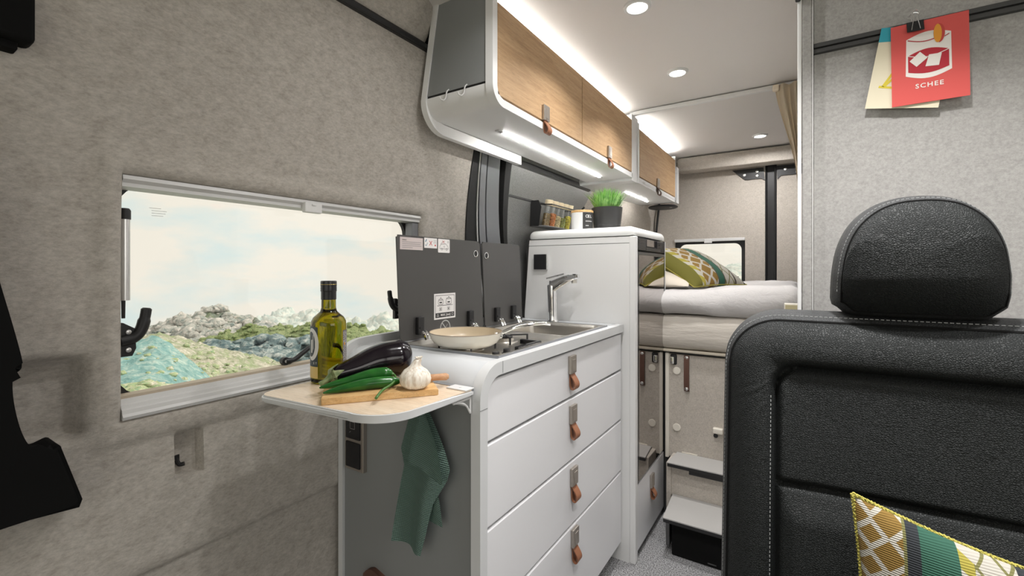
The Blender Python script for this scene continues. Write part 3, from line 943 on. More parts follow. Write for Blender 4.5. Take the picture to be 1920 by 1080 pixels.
# worktop with rounded waterfall end, cut out for the hob and sink
HX0, HX1, HY0, HY1 = -0.952, -0.606, 0.888, 1.588
bm = B()
out = end_profile(YE + 0.002, ZT, 0.073, 14)
def shell(bm, x0, x1, pts, th):
    rings = [[V(x0, y, z), V(x1, y, z), V(x1, y2, z2), V(x0, y2, z2)] for (y, z), (y2, z2) in pts]
    return loft(bm, rings)
pts = [((YE + 0.002, 0.822), (YE + 0.026, 0.822))] + [(o_, (YE + 0.075 - 0.047 * math.cos(a), ZT - 0.073 + 0.045 * math.sin(a))) for o_, a in zip(out, lin(0, math.pi / 2, 14))]
pts += [((HY0, ZT), (HY0, ZT - 0.028))]
shell(bm, -1.034, -0.602, pts, 0.028)
box(bm, -1.034, HX0, HY0, HY1, ZT - 0.028, ZT); box(bm, HX1, -0.602, HY0, HY1, ZT - 0.028, ZT); box(bm, -1.034, -0.602, HY1, YT - 0.002, ZT - 0.028, ZT)
obj('worktop', bm, 'silver', smooth=True, angle=40, label='silver white worktop with a rounded end above the drawers', cat='worktop')
# upstand along the wall
bm = B()
up_ = smooth_curve([(0.784, 0.86), (0.786, 0.890), (0.796, 0.912), (0.82, 0.925), (0.86, 0.930), (0.97, 0.932), (1.30, 0.934), (1.697, 0.934)], 5)
rings = [[V(-1.056, p.x, p.y), V(-1.040, p.x, p.y), V(-1.040, max(p.x, .80), 0.86), V(-1.056, max(p.x, .80), 0.86)] for p in up_]
loft(bm, rings)
obj('upstand', bm, 'trim_grey', smooth=True, angle=50, label='light grey upstand with rounded end between worktop and window', cat='upstand')

# ---- hob and sink unit
hob = thing('hob_sink_unit', (-0.78, 1.24, ZT), 'stainless steel combined gas hob and sink set into the worktop', 'hob')
def hz(x, y):
    rim = 0.0
    t = bump_rect(x, y, HX0 + 0.022, HX1 - 0.016, HY0 + 0.016, 1.262, 0.004)
    s = bump_rect(x, y, -0.905, HX1 - 0.028, 1.292, 1.558, 0.010)
    return ZT + 0.005 - 0.012 * t - 0.125 * s
bm = grid(B(), axis_with(HX0, HX1, 0.008, [HX0 + .018, HX0 + .026, HX1 - .02, HX1 - .012, -0.915, -0.895]), axis_with(HY0, HY1, 0.008, [HY0 + .012, HY0 + .02, 1.258, 1.266, 1.282, 1.302]), lambda x, y: V(x, y, hz(x, y)))
obj('steel_tray', bm, 'steel', hob, smooth=True, angle=60)
bm = B()
for (x0, x1, y0, y1) in ((HX0 - .004, HX1 + .004, HY0 - .004, HY0 + .003), (HX0 - .004, HX1 + .004, HY1 - .003, HY1 + .004), (HX0 - .004, HX0 + .003, HY0, HY1), (HX1 - .003, HX1 + .004, HY0, HY1)):
    box(bm, x0, x1, y0, y1, ZT - .001, ZT + 0.0065, 0.0015)
obj('rim', bm, mat('grey_steel_rim', (0.30, 0.31, 0.33), 0.35, 0.8), hob)
def burner(cx_, cy_, r_):
    z = ZT - 0.007
    bm = B(); lathe(bm, [(r_ + 0.012, 0), (r_ + 0.010, 0.003), (r_, 0.004), (r_, 0.011), (r_ * 0.9, 0.012)], (cx_, cy_, z), 24)
    b = obj('burner', bm, 'steel', hob, smooth=True)
    bm = B(); lathe(bm, [(r_ * 0.85, 0.012), (r_ * 0.85, 0.016), (r_ * 0.7, 0.018)], (cx_, cy_, z), 24); obj('burner_cap', bm, 'black', b, smooth=True)
    bm = B()
    for k in range(4):
        a = math.pi / 4 + k * math.pi / 2
        M4 = Matrix.Translation((cx_, cy_, z)) @ Matrix.Rotation(a, 4, 'Z')
        bm = B(); prism(bm, [M4 @ V(r_ * 0.6, -0.0025, 0.017), M4 @ V(r_ + 0.040, -0.0025, 0.017), M4 @ V(r_ + 0.040, -0.0025, 0.0), M4 @ V(r_ + 0.045, -0.0025, 0.0), M4 @ V(r_ + 0.045, -0.0025, 0.0205), M4 @ V(r_ * 0.6, -0.0025, 0.0205)], M4.to_3x3() @ V(0, 0.005, 0))
        obj('pan_support', bm, 'black', b)
burner(-0.768, 0.975, 0.034); burner(-0.76, 1.150, 0.026)
for yk in (0.925, 0.975):
    bm = B(); lathe(bm, [(0.013, 0), (0.013, 0.004), (0.0095, 0.005), (0.009, 0.014), (0.007, 0.015)], (-0.640, yk, ZT - 0.007), 18); obj('gas_knob', bm, 'black', hob, smooth=True)
bm = B(); box(bm, -0.645, -0.632, 1.02, 1.14, ZT - .007, ZT + .006, 0.002); box(bm, -0.70, -0.632, 1.135, 1.147, ZT - .007, ZT + .006, 0.002)
obj('grate_bar', bm, 'black_gloss', hob)
# two glass lids
def lid(y0, y1, y0b, y1b, tilt=0.0):
    bm = B()
    prism(bm, [(-0.956, y0b, 0.917), (-0.956, y1b, 0.917), (-0.956, y1, 1.219), (-0.956, y0, 1.219)], (0.005, 0, 0))
    bmesh.ops.bevel(bm, geom=[e for e in bm.edges if abs(e.verts[0].co.x - e.verts[1].co.x) > 0.003], offset=0.006, segments=3, affect='EDGES')
    return obj('glass_lid', bm, 'lid_glass', hob, smooth=True)
lid1 = lid(0.890, 1.276, 0.905, 1.299); lid2 = lid(1.290, 1.541, 1.309, 1.563)
for lo_, yy, zz_ in ((lid1, 1.252, 1.176), (lid2, 1.315, 1.171)):
    bm = B(); M4 = Matrix.Translation((-0.951, yy, zz_)) @ Matrix.Rotation(math.pi / 2, 4, 'Y')
    lathe(bm, [(0.009, 0), (0.0118, 0), (0.0118, 0.0018), (0.009, 0.0012)], (0, 0, 0), 20, M4, caps=False); obj('finger_hole_ring', bm, 'chrome', lo_, smooth=True)
    bm = B(); lathe(bm, [(0.009, 0.0003), (0.009, 0.0006)], (0, 0, 0), 20, M4); obj('finger_hole', bm, 'black', lo_)
for lo_, yy in ((lid1, 0.975), (lid1, 1.216), (lid2, 1.376), (lid2, 1.487)):
    bm = B(); box(bm, -0.951, -0.938, yy - 0.013, yy + 0.013, 0.930, 0.982, 0.003); box(bm, -0.939, -0.936, yy - 0.008, yy + 0.006, 0.948, 0.953)
    h = obj('hinge_block', bm, 'black', lo_, smooth=True)
    bm = B(); tube(bm, smooth_curve([(-0.944, yy, 0.934), (-0.935, yy, 0.938), (-0.925, yy, 0.930), (-0.918, yy, 0.916)], 4), 0.005, 8)
    tube(bm, smooth_curve([(-0.944, yy + .014, 0.934), (-0.935, yy + .014, 0.938), (-0.925, yy + .014, 0.930), (-0.918, yy + .014, 0.916)], 4), 0.004, 8); obj('hinge', bm, 'chrome', h, smooth=True)
# stickers on the front lid
def sticker(name, y0, z0, y1, z1, m, rr=0.003):
    fr = frame((-0.9508, y0, z0), (0, 1, 0), (0, 0, 1))
    bm = B(); flat(bm, rect2(0, 0, y1 - y0, z1 - z0, rr, 3), fr, 0, th=0.0004)
    return obj(name, bm, m, lid1), fr, y1 - y0, z1 - z0
s1, fr, w, h = sticker('warning_sticker', 0.902, 1.178, 0.993, 1.2135, 'sticker_pink', 0.0005)
bm = B(); text(bm, 'Achtung:', 0.0048, frame(fr @ V(0.008, h - 0.009, 0), (0, 1, 0), (0, 0, 1)), 0.0007)
for k in range(4): line2(bm, (0.008, h - 0.0135 - k * 0.0053), (w - (0.007, 0.010, 0.006, 0.042)[k], h - 0.0135 - k * 0.0053), 0.0018, fr, 0.0006, 1)
obj('sticker_print', bm, ['ink', 'ink_grey'], s1)
s2, fr, w, h = sticker('pictogram_sticker', 0.999, 1.186, 1.055, 1.2165, 'paper_white', 0.001)
bm = B()
poly2(bm, [(0.004, 0.010), (0.008, 0.006), (0.014, 0.016)], 0.0016, fr, 0.0006, 0); line2(bm, (0.005, 0.018), (0.010, 0.026), 0.003, fr, 0.0006, 0)
line2(bm, (0.022, 0.008), (0.034, 0.022), 0.0022, fr, 0.0006, 1); line2(bm, (0.034, 0.008), (0.022, 0.022), 0.0022, fr, 0.0006, 1)
flat(bm, circ2(0.048, 0.009, 0.003, 10), fr, 0.0006, 1)
for k in range(3): line2(bm, (0.040, 0.024 - 0.004 * k), (0.053, 0.024 - 0.004 * k), 0.0012, fr, 0.0006, 2)
obj('sticker_print', bm, ['ink_blue', 'ink_red', 'ink_grey'], s2)
s3, fr, w, h = sticker('van_sticker', 1.060, 1.174, 1.115, 1.2165, 'paper_white', 0.003)
bm = B()
poly2(bm, [(0.008, 0.012), (0.008, 0.020), (0.014, 0.026), (0.036, 0.028), (0.046, 0.020), (0.048, 0.012)], 0.0011, fr, 0.0006, 0, True)
for cx_ in (0.017, 0.040): poly2(bm, circ2(cx_, 0.011, 0.0035, 10), 0.001, fr, 0.0007, 0, True)
poly2(bm, [(0.012, 0.026), (0.022, 0.036), (0.028, 0.034)], 0.001, fr, 0.0006, 0); line2(bm, (0.020, 0.030), (0.030, 0.038), 0.0012, fr, 0.0008, 1); line2(bm, (0.030, 0.030), (0.020, 0.038), 0.0012, fr, 0.0008, 1)
text(bm, '3', 0.008, frame(fr @ V(0.026, 0.016, 0), (0, 1, 0), (0, 0, 1)), 0.0007)
poly2(bm, [(0.044, 0.032), (0.050, 0.032), (0.047, 0.038)], 0.0008, fr, 0.0006, 0, True)
obj('sticker_print', bm, ['ink', 'ink_red'], s3)
s4, fr, w, h = sticker('pot_size_sticker', 1.042, 0.966, 1.143, 1.046, 'paper_white', 0.0005)
bm = B()
poly2(bm, [(0.006, 0.006), (w - 0.006, 0.006), (w - 0.006, h - 0.006), (0.006, h - 0.006)], 0.0014, fr, 0.0006, 0, True)
flat(bm, rect2(0.006, 0.006, w - 0.006, 0.020), fr, 0.0007, 0)
for cx_, r_ in ((0.030, 0.011), (0.068, 0.013)):
    poly2(bm, rect2(cx_ - r_, 0.046, cx_ + r_, 0.046 + 1.25 * r_, 0.003, 2), 0.0014, fr, 0.0007, 0, True)
    poly2(bm, circ2(cx_, 0.046 + 1.25 * r_, r_ * 0.9, 8, 0.004, 0, 180), 0.0012, fr, 0.0007, 0)
    flat(bm, circ2(cx_, 0.0665 + (r_ - .011), 0.0018, 8), fr, 0.0008, 0)
    flat(bm, rect2(cx_ - 0.006, 0.050, cx_ + 0.006, 0.054), fr, 0.0008, 0)
    poly2(bm, rect2(cx_ - 0.006, 0.027, cx_ + 0.005, 0.036), 0.001, fr, 0.0007, 0, True); flat(bm, rect2(cx_ - 0.003, 0.029, cx_ + 0.001, 0.034), fr, 0.0008, 0)
line2(bm, (0.014, 0.0425), (w - 0.014, 0.0425), 0.0016, fr, 0.0007, 0)
text(bm, 'MAX. [mm]', 0.0095, frame(fr @ V(0.030, 0.0098, 0), (0, 1, 0), (0, 0, 1)), 0.0009, 1)
poly2(bm, [(0.012, 0.0095), (0.021, 0.0095), (0.0165, 0.0175)], 0.0009, fr, 0.0009, 1, True); poly2(bm, rect2(w - 0.019, 0.010, w - 0.011, 0.0165), 0.0009, fr, 0.0009, 1, True)
obj('sticker_print', bm, ['ink', 'paper_white'], s4)
bm = B(); fr = frame((-0.9508, 1.094, 0.938), (0, 1, 0), (0, 0, 1))
poly2(bm, circ2(0, 0, 0.0225, 22), 0.0035, fr, 0.0003, 0, True); line2(bm, (-0.015, 0.016), (0.015, -0.016), 0.0032, fr, 0.0003); line2(bm, (-0.008, -0.012), (0.010, 0.010), 0.0014, fr, 0.0003)
obj('prohibition_print', bm, mat('light_grey_print', (0.45, 0.45, 0.44), 0.5), lid1)

# ---- tap
tap = thing('tap', (-0.850, 1.632, ZT), 'chrome mixer tap beside the sink', 'tap')
bm = B()
rings = []
for z, rx, ry, dx in ((0, 0.024, 0.022, 0.002), (0.004, 0.024, 0.022, 0.002), (0.012, 0.019, 0.019, 0.001), (0.05, 0.018, 0.018, 0), (0.10, 0.019, 0.019, -0.001), (0.145, 0.021, 0.020, -0.002), (0.150, 0.018, 0.017, -0.002)):
    rings.append([V(-0.850 + dx + rx * math.cos(a), 1.632 + ry * math.sin(a), ZT + z) for a in lin(0, 2 * math.pi * 23 / 24, 23)])
loft(bm, rings); obj('column', bm, 'chrome', tap, smooth=True)
bm = B()
path = [(-0.850, 1.050), (-0.825, 1.063), (-0.79, 1.080), (-0.757, 1.092), (-0.735, 1.095)]
rings = []
for (x, z), hh, ww in zip(path, (0.024, 0.021, 0.017, 0.012, 0.008), (0.017, 0.0165, 0.016, 0.0155, 0.013)):
    rings.append([V(x + 0.25 * b_ * hh * -0.6, 1.632 + a_ * ww, z + b_ * hh) for a_, b_ in ((-0.7, -1), (0.7, -1), (1, -0.6), (1, 0.6), (0.7, 1), (-0.7, 1), (-1, 0.6), (-1, -0.6))])
loft(bm, rings); obj('spout', bm, 'chrome', tap, smooth=True, angle=35)
bm = B(); lathe(bm, [(0.011, 0), (0.011, 0.016)], (-0.755, 1.632, 1.068), 16); obj('aerator', bm, 'steel', tap, smooth=True)
bm = B(); lathe(bm, [(0.013, 0), (0.012, 0.018)], (-0.852, 1.632, 1.058), 16)
prism(bm, [(-0.872, 1.620, 1.082), (-0.872, 1.644, 1.082), (-0.795, 1.640, 1.101), (-0.795, 1.624, 1.101)], (-0.001, 0, 0.006)); obj('lever', bm, 'chrome', tap, smooth=True, angle=30)

# ---- frying pan
pc = (-0.768, 0.968, 0.9155)
pan = thing('frying_pan', pc, 'cream enamel frying pan on the hob', 'pan')
bm = B(); lathe(bm, [(0.066, 0.0), (0.076, 0.003), (0.086, 0.010), (0.094, 0.022), (0.098, 0.036), (0.0985, 0.0375)], pc, 48); 
fs_top = max(bm.faces, key=lambda f: f.calc_center_median().z if len(f.verts) > 10 else -9); bm.faces.remove(fs_top)
obj('pan_body', bm, 'enamel_out', pan, smooth=True)
bm = B(); lathe(bm, [(0.0985, 0.0375), (0.0965, 0.0375), (0.092, 0.022), (0.082, 0.009), (0.070, 0.005), (0.001, 0.005)], pc, 48, caps=False); obj('pan_inside', bm, 'enamel_in', pan, smooth=True)
bm = B(); tube(bm, [(pc[0] + 0.0980 * math.cos(a), pc[1] + 0.0980 * math.sin(a), pc[2] + 0.0378) for a in lin(0, 2 * math.pi, 48)], 0.0010, 6); obj('rim', bm, mat('brown_rim', (0.25, 0.2, 0.15), 0.4), pan, smooth=True)
hd = V(0.60, 0.80, 0).normalized()
hs = V(hd.y, -hd.x, 0)
base = V(*pc)
def hp(l, z, s=0): return base + hd * l + hs * s + V(0, 0, z)
bm = B()
path = smooth_curve([(0.091, 0.024, 0.006), (0.112, 0.032, 0.008), (0.14, 0.042, 0.011), (0.18, 0.049, 0.013), (0.225, 0.050, 0.0115), (0.250, 0.047, 0.008)], 5)
rings = []
for p in path:
    c = hp(p.x, p.y)
    rings.append([c + hs * (p.z * math.cos(a)) + V(0, 0, 0.0055 * math.sin(a)) for a in lin(0, 2 * math.pi * 11 / 12, 11)])
loft(bm, rings)
hn = obj('pan_handle', bm, 'chrome', pan, smooth=True)
for s in (-0.012, 0.012):
    bm = B(); M4 = Matrix.Translation(hp(0.093, 0.022, s)) @ hd.to_track_quat('Z', 'Y').to_matrix().to_4x4()
    lathe(bm, [(0.0075, -0.006), (0.0075, 0.004), (0.005, 0.007), (0.001, 0.008)], (0, 0, 0), 14, M4); obj('rivet', bm, 'chrome', hn, smooth=True)

# ================================================================== FLAP TABLE
ZTB = 0.865
tb = thing('folding_table', (-0.78, 0.64, ZTB - 0.018), 'small pale fold-out table with grey edge fixed to the kitchen end', 'table')
outl = []
def arc(cx_, cy_, r_, a0, a1, n_=8): return [(cx_ + r_ * math.cos(math.radians(a)), cy_ + r_ * math.sin(math.radians(a))) for a in lin(a0, a1, n_)]
outl = arc(-0.948 + 0.032, 0.501 + 0.032, 0.032, 180, 266) + arc(-0.596 - 0.082, 0.524 + 0.082, 0.082, 266, 360, 12) + [(-0.590, 0.770), (-0.950, 0.770)]
bm = B(); prism(bm, [(x, y, ZTB - 0.0145) for x, y in outl], (0, 0, 0.014))
bmesh.ops.bevel(bm, geom=[e for e in bm.edges if abs(e.verts[0].co.z - e.verts[1].co.z) < 1e-5], offset=0.004, segments=3, affect='EDGES')
obj('table_edge', bm, 'trim_grey', tb, smooth=True, angle=30)
def inset(pts, d):
    c = V(sum(p[0] for p in pts) / len(pts), sum(p[1] for p in pts) / len(pts))
    out = []
    for i, p in enumerate(pts):
        a, b = Vector(pts[i - 1]), Vector(pts[(i + 1) % len(pts)])
        t = (b - a).normalized(); nn = V(-t.y, t.x)
        if nn.dot(c - Vector(p)) < 0: nn = -nn
        out.append(Vector(p) + nn * d)
    return out
bm = B(); prism(bm, [(p.x, p.y, ZTB - 0.0015) for p in inset(outl, 0.0045)], (0, 0, 0.0015)); obj('table_top', bm, 'table_oak', tb, label='pale oak table top')
bm = B(); box(bm, -0.94, -0.595, 0.764, 0.777, ZTB - 0.012, ZTB + 0.0015); obj('hinge_strip', bm, mat('grey_hinge_strip', (0.32, 0.33, 0.35), 0.4, 0.6), tb)
bm = B(); box(bm, -0.645, -0.592, 0.745, 0.775, ZTB, ZTB + 0.003, 0.001); lathe(bm, [(0.003, 0), (0.003, 0.0008)], (-0.618, 0.760, ZTB + 0.003), 10); obj('hinge_plate', bm, 'alu_paint', tb, smooth=True)
bm = B()
tube(bm, smooth_curve([(-0.600, 0.715, ZTB - 0.019), (-0.600, 0.738, ZTB - 0.023), (-0.600, 0.757, ZTB - 0.033), (-0.600, 0.771, ZTB - 0.052)], 5), 0.0022, 8)
tube(bm, [(-0.600, 0.771, ZTB - 0.02), (-0.600, 0.771, ZTB - 0.052)], 0.0022, 8); tube(bm, [(-0.60, 0.715, ZTB - 0.0195), (-0.60, 0.771, ZTB - 0.0195)], 0.0022, 8)
obj('bracket', bm, 'white', tb, smooth=True)

# ---- cutting board, food, bottle
A0, A1 = V(-0.760, 0.523, 0), V(-0.623, 0.696, 0)
bd = (A1 - A0).normalized(); bp = V(-bd.y, bd.x, 0)
bm = B(); c4 = [A0, A1, A1 + bp * 0.124, A0 + bp * 0.124]
prism(bm, [V(p.x, p.y, ZTB) for p in c4], (0, 0, 0.0125))
bmesh.ops.bevel(bm, geom=list(bm.edges), offset=0.0012, segments=2, affect='EDGES')
obj('cutting_board', bm, 'bamboo', label='rectangular bamboo cutting board on the small table', cat='cutting board')
ZB = ZTB + 0.0127

bc = (-0.916, 0.650, ZTB)
bo = thing('oil_bottle', bc, 'olive oil bottle with black cap on the small table', 'bottle')
bm = B()
lathe(bm, [(0.033, 0.0), (0.0375, 0.002), (0.0385, 0.006), (0.0385, 0.128), (0.0375, 0.138), (0.033, 0.147), (0.025, 0.154), (0.0185, 0.160), (0.0160, 0.168), (0.0155, 0.196), (0.0150, 0.222)], bc, 40)
obj('glass_body', bm, 'oil_glass', bo, smooth=True, angle=60)
bm = B(); lathe(bm, [(0.0162, 0.187), (0.0166, 0.188), (0.0166, 0.205), (0.0172, 0.206), (0.0178, 0.208), (0.0172, 0.2105), (0.0178, 0.213), (0.0172, 0.2155), (0.0176, 0.218), (0.0176, 0.2285), (0.016, 0.230), (0.001, 0.230)], bc, 32, caps=False)
cp = obj('cap', bm, 'bottle_cap', bo, smooth=True, angle=50)
bm = B(); lathe(bm, [(0.0178, 0.2213), (0.0180, 0.2217), (0.0178, 0.2221)], bc, 32, caps=False); obj('gold_line', bm, 'gold', cp, smooth=True)
def wrap(bm, pts, rr, mi=0):
    """pts (angle deg, z) polygon strips on the bottle: given as list of columns (ang, z0, z1)"""
    cols = [[V(bc[0] + rr * math.cos(math.radians(a)), bc[1] + rr * math.sin(math.radians(a)), ZTB + z) for z in (z0, z1)] for a, z0, z1 in pts]
    vs_ = [[bm.verts.new(p) for p in c] for c in cols]
    for c, d in zip(vs_, vs_[1:]):
        f = bm.faces.new((c[0], d[0], d[1], c[1])); f.material_index = mi
    return bm
camdir = math.degrees(math.atan2(-bc[1], -bc[0]))      # towards the camera
la = camdir - 62                                        # label centre, at the left of the visible side
bm = wrap(B(), [(a, 0.040, 0.128 - 0.02 * ss(0.6, 1, abs(a - la) / 40)) for a in lin(la - 40, la + 27, 24)], 0.0389); lb = obj('front_label', bm, 'bottle_label', bo, smooth=True, label='slate blue bottle label')
bm = wrap(B(), [(a, 0.014, 0.0395) for a in lin(la - 40, la + 27, 20)], 0.0389); obj('gold_label', bm, 'label_gold', bo, smooth=True)
cols = []
for a in lin(la - 30, la + 30, 24):
    q = math.sqrt(max(0, 1 - ((a - la) / 30.5) ** 2)); cols.append((a, 0.089 - 0.036 * q, 0.089 + 0.036 * q))
bm = wrap(B(), cols, 0.0391)
ci = []
for a in lin(la - 26, la + 16, 20):
    q = math.sqrt(max(0, 1 - ((a - la + 5) / 21.5) ** 2)); ci.append((a, 0.089 - 0.028 * q, 0.089 + 0.028 * q))
wrap(bm, ci, 0.0393, 1); wrap(bm, [(la - 4, 0.070, 0.098), (la + 3, 0.070, 0.100)], 0.0395, 0); wrap(bm, [(la + 6, 0.074, 0.110), (la + 9, 0.080, 0.112)], 0.0395, 0)
obj('round_emblem', bm, ['label_white', 'bottle_label'], lb, smooth=True)
bm = B()
for k, ch in enumerate('ET'):
    a = math.radians(la + 9 + 9 * k); rr = 0.0391
    text(bm, ch, 0.0065, frame((bc[0] + rr * math.cos(a), bc[1] + rr * math.sin(a), ZTB + 0.0455), (-math.sin(a), math.cos(a), 0), (0, 0, 1)), 0.0003)
obj('label_lettering', bm, 'label_white', lb)
ra = camdir + 66
bm = wrap(B(), [(a, 0.040, 0.118) for a in lin(ra - 16, ra + 24, 16)], 0.0389); rb = obj('back_label', bm, 'label_back', bo, smooth=True)
bm = B(); rnd = random.Random(3)
for k in range(6):
    z = 0.050
    while z < 0.112:
        l_ = rnd.uniform(0.002, 0.007); wrap(bm, [(ra - 13 + 5 * k, z, z + l_), (ra - 11 + 5 * k, z, z + l_)], 0.0391); z += l_ + 0.0018
wrap(bm, [(ra - 10, 0.084, 0.090), (ra - 4, 0.084, 0.090)], 0.0393, 1)
obj('small_print', bm, ['label_white', 'print_orange'], rb)

# aubergine
eg = thing('aubergine', (-0.79, 0.66, ZB), 'glossy dark purple aubergine lying behind the chili peppers', 'aubergine')
ax = smooth_curve([(-0.815, 0.583, 0.900), (-0.812, 0.605, 0.905), (-0.806, 0.640, 0.909), (-0.798, 0.680, 0.917), (-0.784, 0.715, 0.9195), (-0.769, 0.742, 0.918), (-0.759, 0.757, 0.916)], 5)
rad = [interp([(0, .0095), (0.08, .0135), (0.2, .0195), (0.4, .0300), (0.6, .0385), (0.76, .0410), (0.88, .0345), (0.95, .0215), (1, .004)], i / (len(ax) - 1)) for i in range(len(ax))]
obj('skin', tube(B(), ax, rad, 24), 'aubergine', eg, smooth=True)
bm = B(); d0 = (ax[4] - ax[0]).normalized()
tube(bm, smooth_curve([ax[0] - d0 * 0.020 + V(-.004, 0, -.008), ax[0] - d0 * 0.012 + V(0, 0, -.004), ax[0], ax[2]], 4), [0.0065, .0062, .006, .0055, .0052, .0055, .006, .007, .009, .0105, .0125, .0145, .0145][:13], 12)
for k in range(5):
    a = 2 * math.pi * k / 5 + 0.3; u_ = d0.orthogonal().normalized(); w_ = d0.cross(u_)
    e = u_ * math.cos(a) + w_ * math.sin(a)
    pts = [ax[0] + e * 0.008, ax[1] + e * 0.0145, ax[3] + e * 0.0172, ax[5] + e * 0.0192]
    ribbon_w = d0.cross(e).normalized()
    rings = [[p - ribbon_w * ww, p + e * 0.0012, p + ribbon_w * ww, p - e * 0.002] for p, ww in zip(pts, (0.006, 0.008, 0.005, 0.0006))]
    loft(bm, rings)
obj('calyx', bm, 'calyx', eg, smooth=True, label='green stalk and leafy cap')

# chili peppers
def chili(pts, rs, stem, label):
    t = thing('chili_pepper', (pts[0][0], pts[0][1], ZB), label, 'chili pepper', 'green chilies on the cutting board')
    c = smooth_curve(pts, 6); rr = [interp(list(zip(lin(0, 1, len(rs) - 1), rs)), i / (len(c) - 1)) for i in range(len(c))]
    obj('pod', tube(B(), c, rr, 16), 'chili', t, smooth=True)
    s = smooth_curve(stem, 5); n_ = len(s)
    bm = tube(B(), s, [0.0062 if i < 2 else (0.0042 if i < 4 else 0.0021 + 0.0008 * (i / n_)) for i in range(n_)], 10)
    obj('stem', bm, 'chili_stem', t, smooth=True)
chili([(-0.803, 0.549, 0.887), (-0.795, 0.572, 0.889), (-0.780, 0.605, 0.893), (-0.762, 0.635, 0.899), (-0.742, 0.660, 0.902), (-0.730, 0.670, 0.899)], [0.0015, 0.006, 0.009, 0.0115, 0.0135, 0.0125, 0.006],
      [(-0.734, 0.668, 0.900), (-0.724, 0.672, 0.898), (-0.710, 0.660, 0.893), (-0.700, 0.640, 0.888), (-0.692, 0.610, 0.884), (-0.677, 0.582, 0.878)], 'upper green chili pepper whose long stem hangs over the board edge')
chili([(-0.780, 0.541, 0.8815), (-0.770, 0.560, 0.8845), (-0.752, 0.592, 0.8885), (-0.733, 0.625, 0.8900), (-0.716, 0.652, 0.8895), (-0.706, 0.668, 0.889)], [0.0015, 0.005, 0.0085, 0.0112, 0.0118, 0.0105, 0.0055],
      [(-0.709, 0.664, 0.889), (-0.702, 0.674, 0.889), (-0.694, 0.684, 0.890), (-0.684, 0.694, 0.892), (-0.676, 0.700, 0.892)], 'lower green chili pepper lying flat with its stem towards the garlic')

# garlic
gc = (-0.668, 0.676, ZB)
ga = thing('garlic_bulb', gc, 'white garlic bulb on the right end of the cutting board', 'garlic')
bm = B(); rings = []
for z, r_ in ((0.0, 0.010), (0.002, 0.018), (0.008, 0.0245), (0.016, 0.0262), (0.024, 0.0245), (0.031, 0.0195), (0.0345, 0.0140), (0.038, 0.0100), (0.042, 0.0080), (0.046, 0.0070), (0.049, 0.0064)):
    lobe = 0.07 * (1 - ss(0.034, 0.046, z))
    rings.append([V(gc[0] + 0.004 * ss(.036, .056, z) + r_ * (1 + lobe * (abs(math.cos(4.5 * a)) - 0.6)) * math.cos(a), gc[1] + 0.005 * ss(.036, .056, z) + r_ * (1 + lobe * (abs(math.cos(4.5 * a)) - 0.6)) * math.sin(a), gc[2] + z) for a in lin(0, 2 * math.pi * 53 / 54, 53)])
loft(bm, rings); GS = Matrix.Translation(gc) @ Matrix.Scale(1.2, 4) @ Matrix.Translation(-Vector(gc))
bmesh.ops.transform(bm, matrix=GS, verts=bm.verts); obj('bulb', bm, 'garlic', ga, smooth=True, angle=80)
bm = B()
for k in range(7):
    a = k * 0.9; p0 = V(gc[0] + .004, gc[1] + .005, gc[2] + 0.046); e = V(math.cos(a), math.sin(a), 0)
    ribbon(bm, [p0, p0 + V(0, 0, 0.004) + e * 0.002, p0 + V(0, 0, 0.007) + e * (0.004 + 0.002 * (k % 3))], e.cross(V(0, 0, 1)) * 0.004, 0.0006)
bmesh.ops.transform(bm, matrix=GS, verts=bm.verts); obj('dry_tip', bm, 'garlic', ga)
bm = B(); lathe(bm, [(0.0085, -0.0002), (0.010, 0.0015), (0.006, 0.003)], gc, 12); obj('root_end', bm, 'garlic_root', ga)

# knife behind the garlic
kn = thing('kitchen_knife', (-0.70, 0.71, ZB), 'kitchen knife with round wooden handle half hidden behind the garlic', 'knife')
bm = tube(B(), [(-0.700, 0.705, 0.887), (-0.690, 0.716, 0.887), (-0.668, 0.741, 0.887), (-0.655, 0.756, 0.887), (-0.651, 0.7605, 0.887)], [0.006, 0.0075, 0.007, 0.0078, 0.0045], 14); obj('handle', bm, 'wood_handle', kn, smooth=True)
bm = B(); prism(bm, [(-0.700, 0.705, 0.881), (-0.700, 0.705, 0.892), (-0.765, 0.640, 0.888), (-0.745, 0.655, 0.881)], (0.0010, -0.0010, 0)); obj('blade', bm, 'steel', kn)

# ---- towel under the table
def towel_sheet(left, right, yfun, z0, z1, nz=44, nx=26, th=0.004):
    bm = B(); zs_ = lin(z0, z1, nz)
    def pt(s, z): 
        xl, xr = interp(left, z), interp(right, z)
        return V(xl + (xr - xl) * s, yfun(s, z), z)
    grid(bm, lin(0, 1, nx), zs_, pt)
    r = bmesh.ops.solidify(bm, geom=list(bm.faces), thickness=th)
    return bm
tw_ = thing('tea_towel', (-0.73, 0.755, 0.47), 'sage green knitted tea towel hanging below the small table', 'towel')
L_ = [(0.455, -0.806), (0.49, -0.810), (0.63, -0.787), (0.74, -0.764), (0.80, -0.752), (0.846, -0.748)]
R_ = [(0.452, -0.730), (0.49, -0.722), (0.53, -0.708), (0.60, -0.690), (0.66, -0.652), (0.685, -0.646), (0.72, -0.662), (0.80, -0.705), (0.846, -0.712)]
bm = towel_sheet(L_, R_, lambda s, z: 0.752 + 0.010 * math.sin(s * 6.0 + 7 * (z - 0.6)) * ss(0.84, 0.7, z) + 0.008 * (s - .5), 0.486, 0.846)
for v in bm.verts:
    v.co.z -= 0.010 * ss(-0.81, -0.74, v.co.x) * ss(0.55, 0.486, v.co.z)
obj('front_layer', bm, 'towel', tw_, smooth=True)
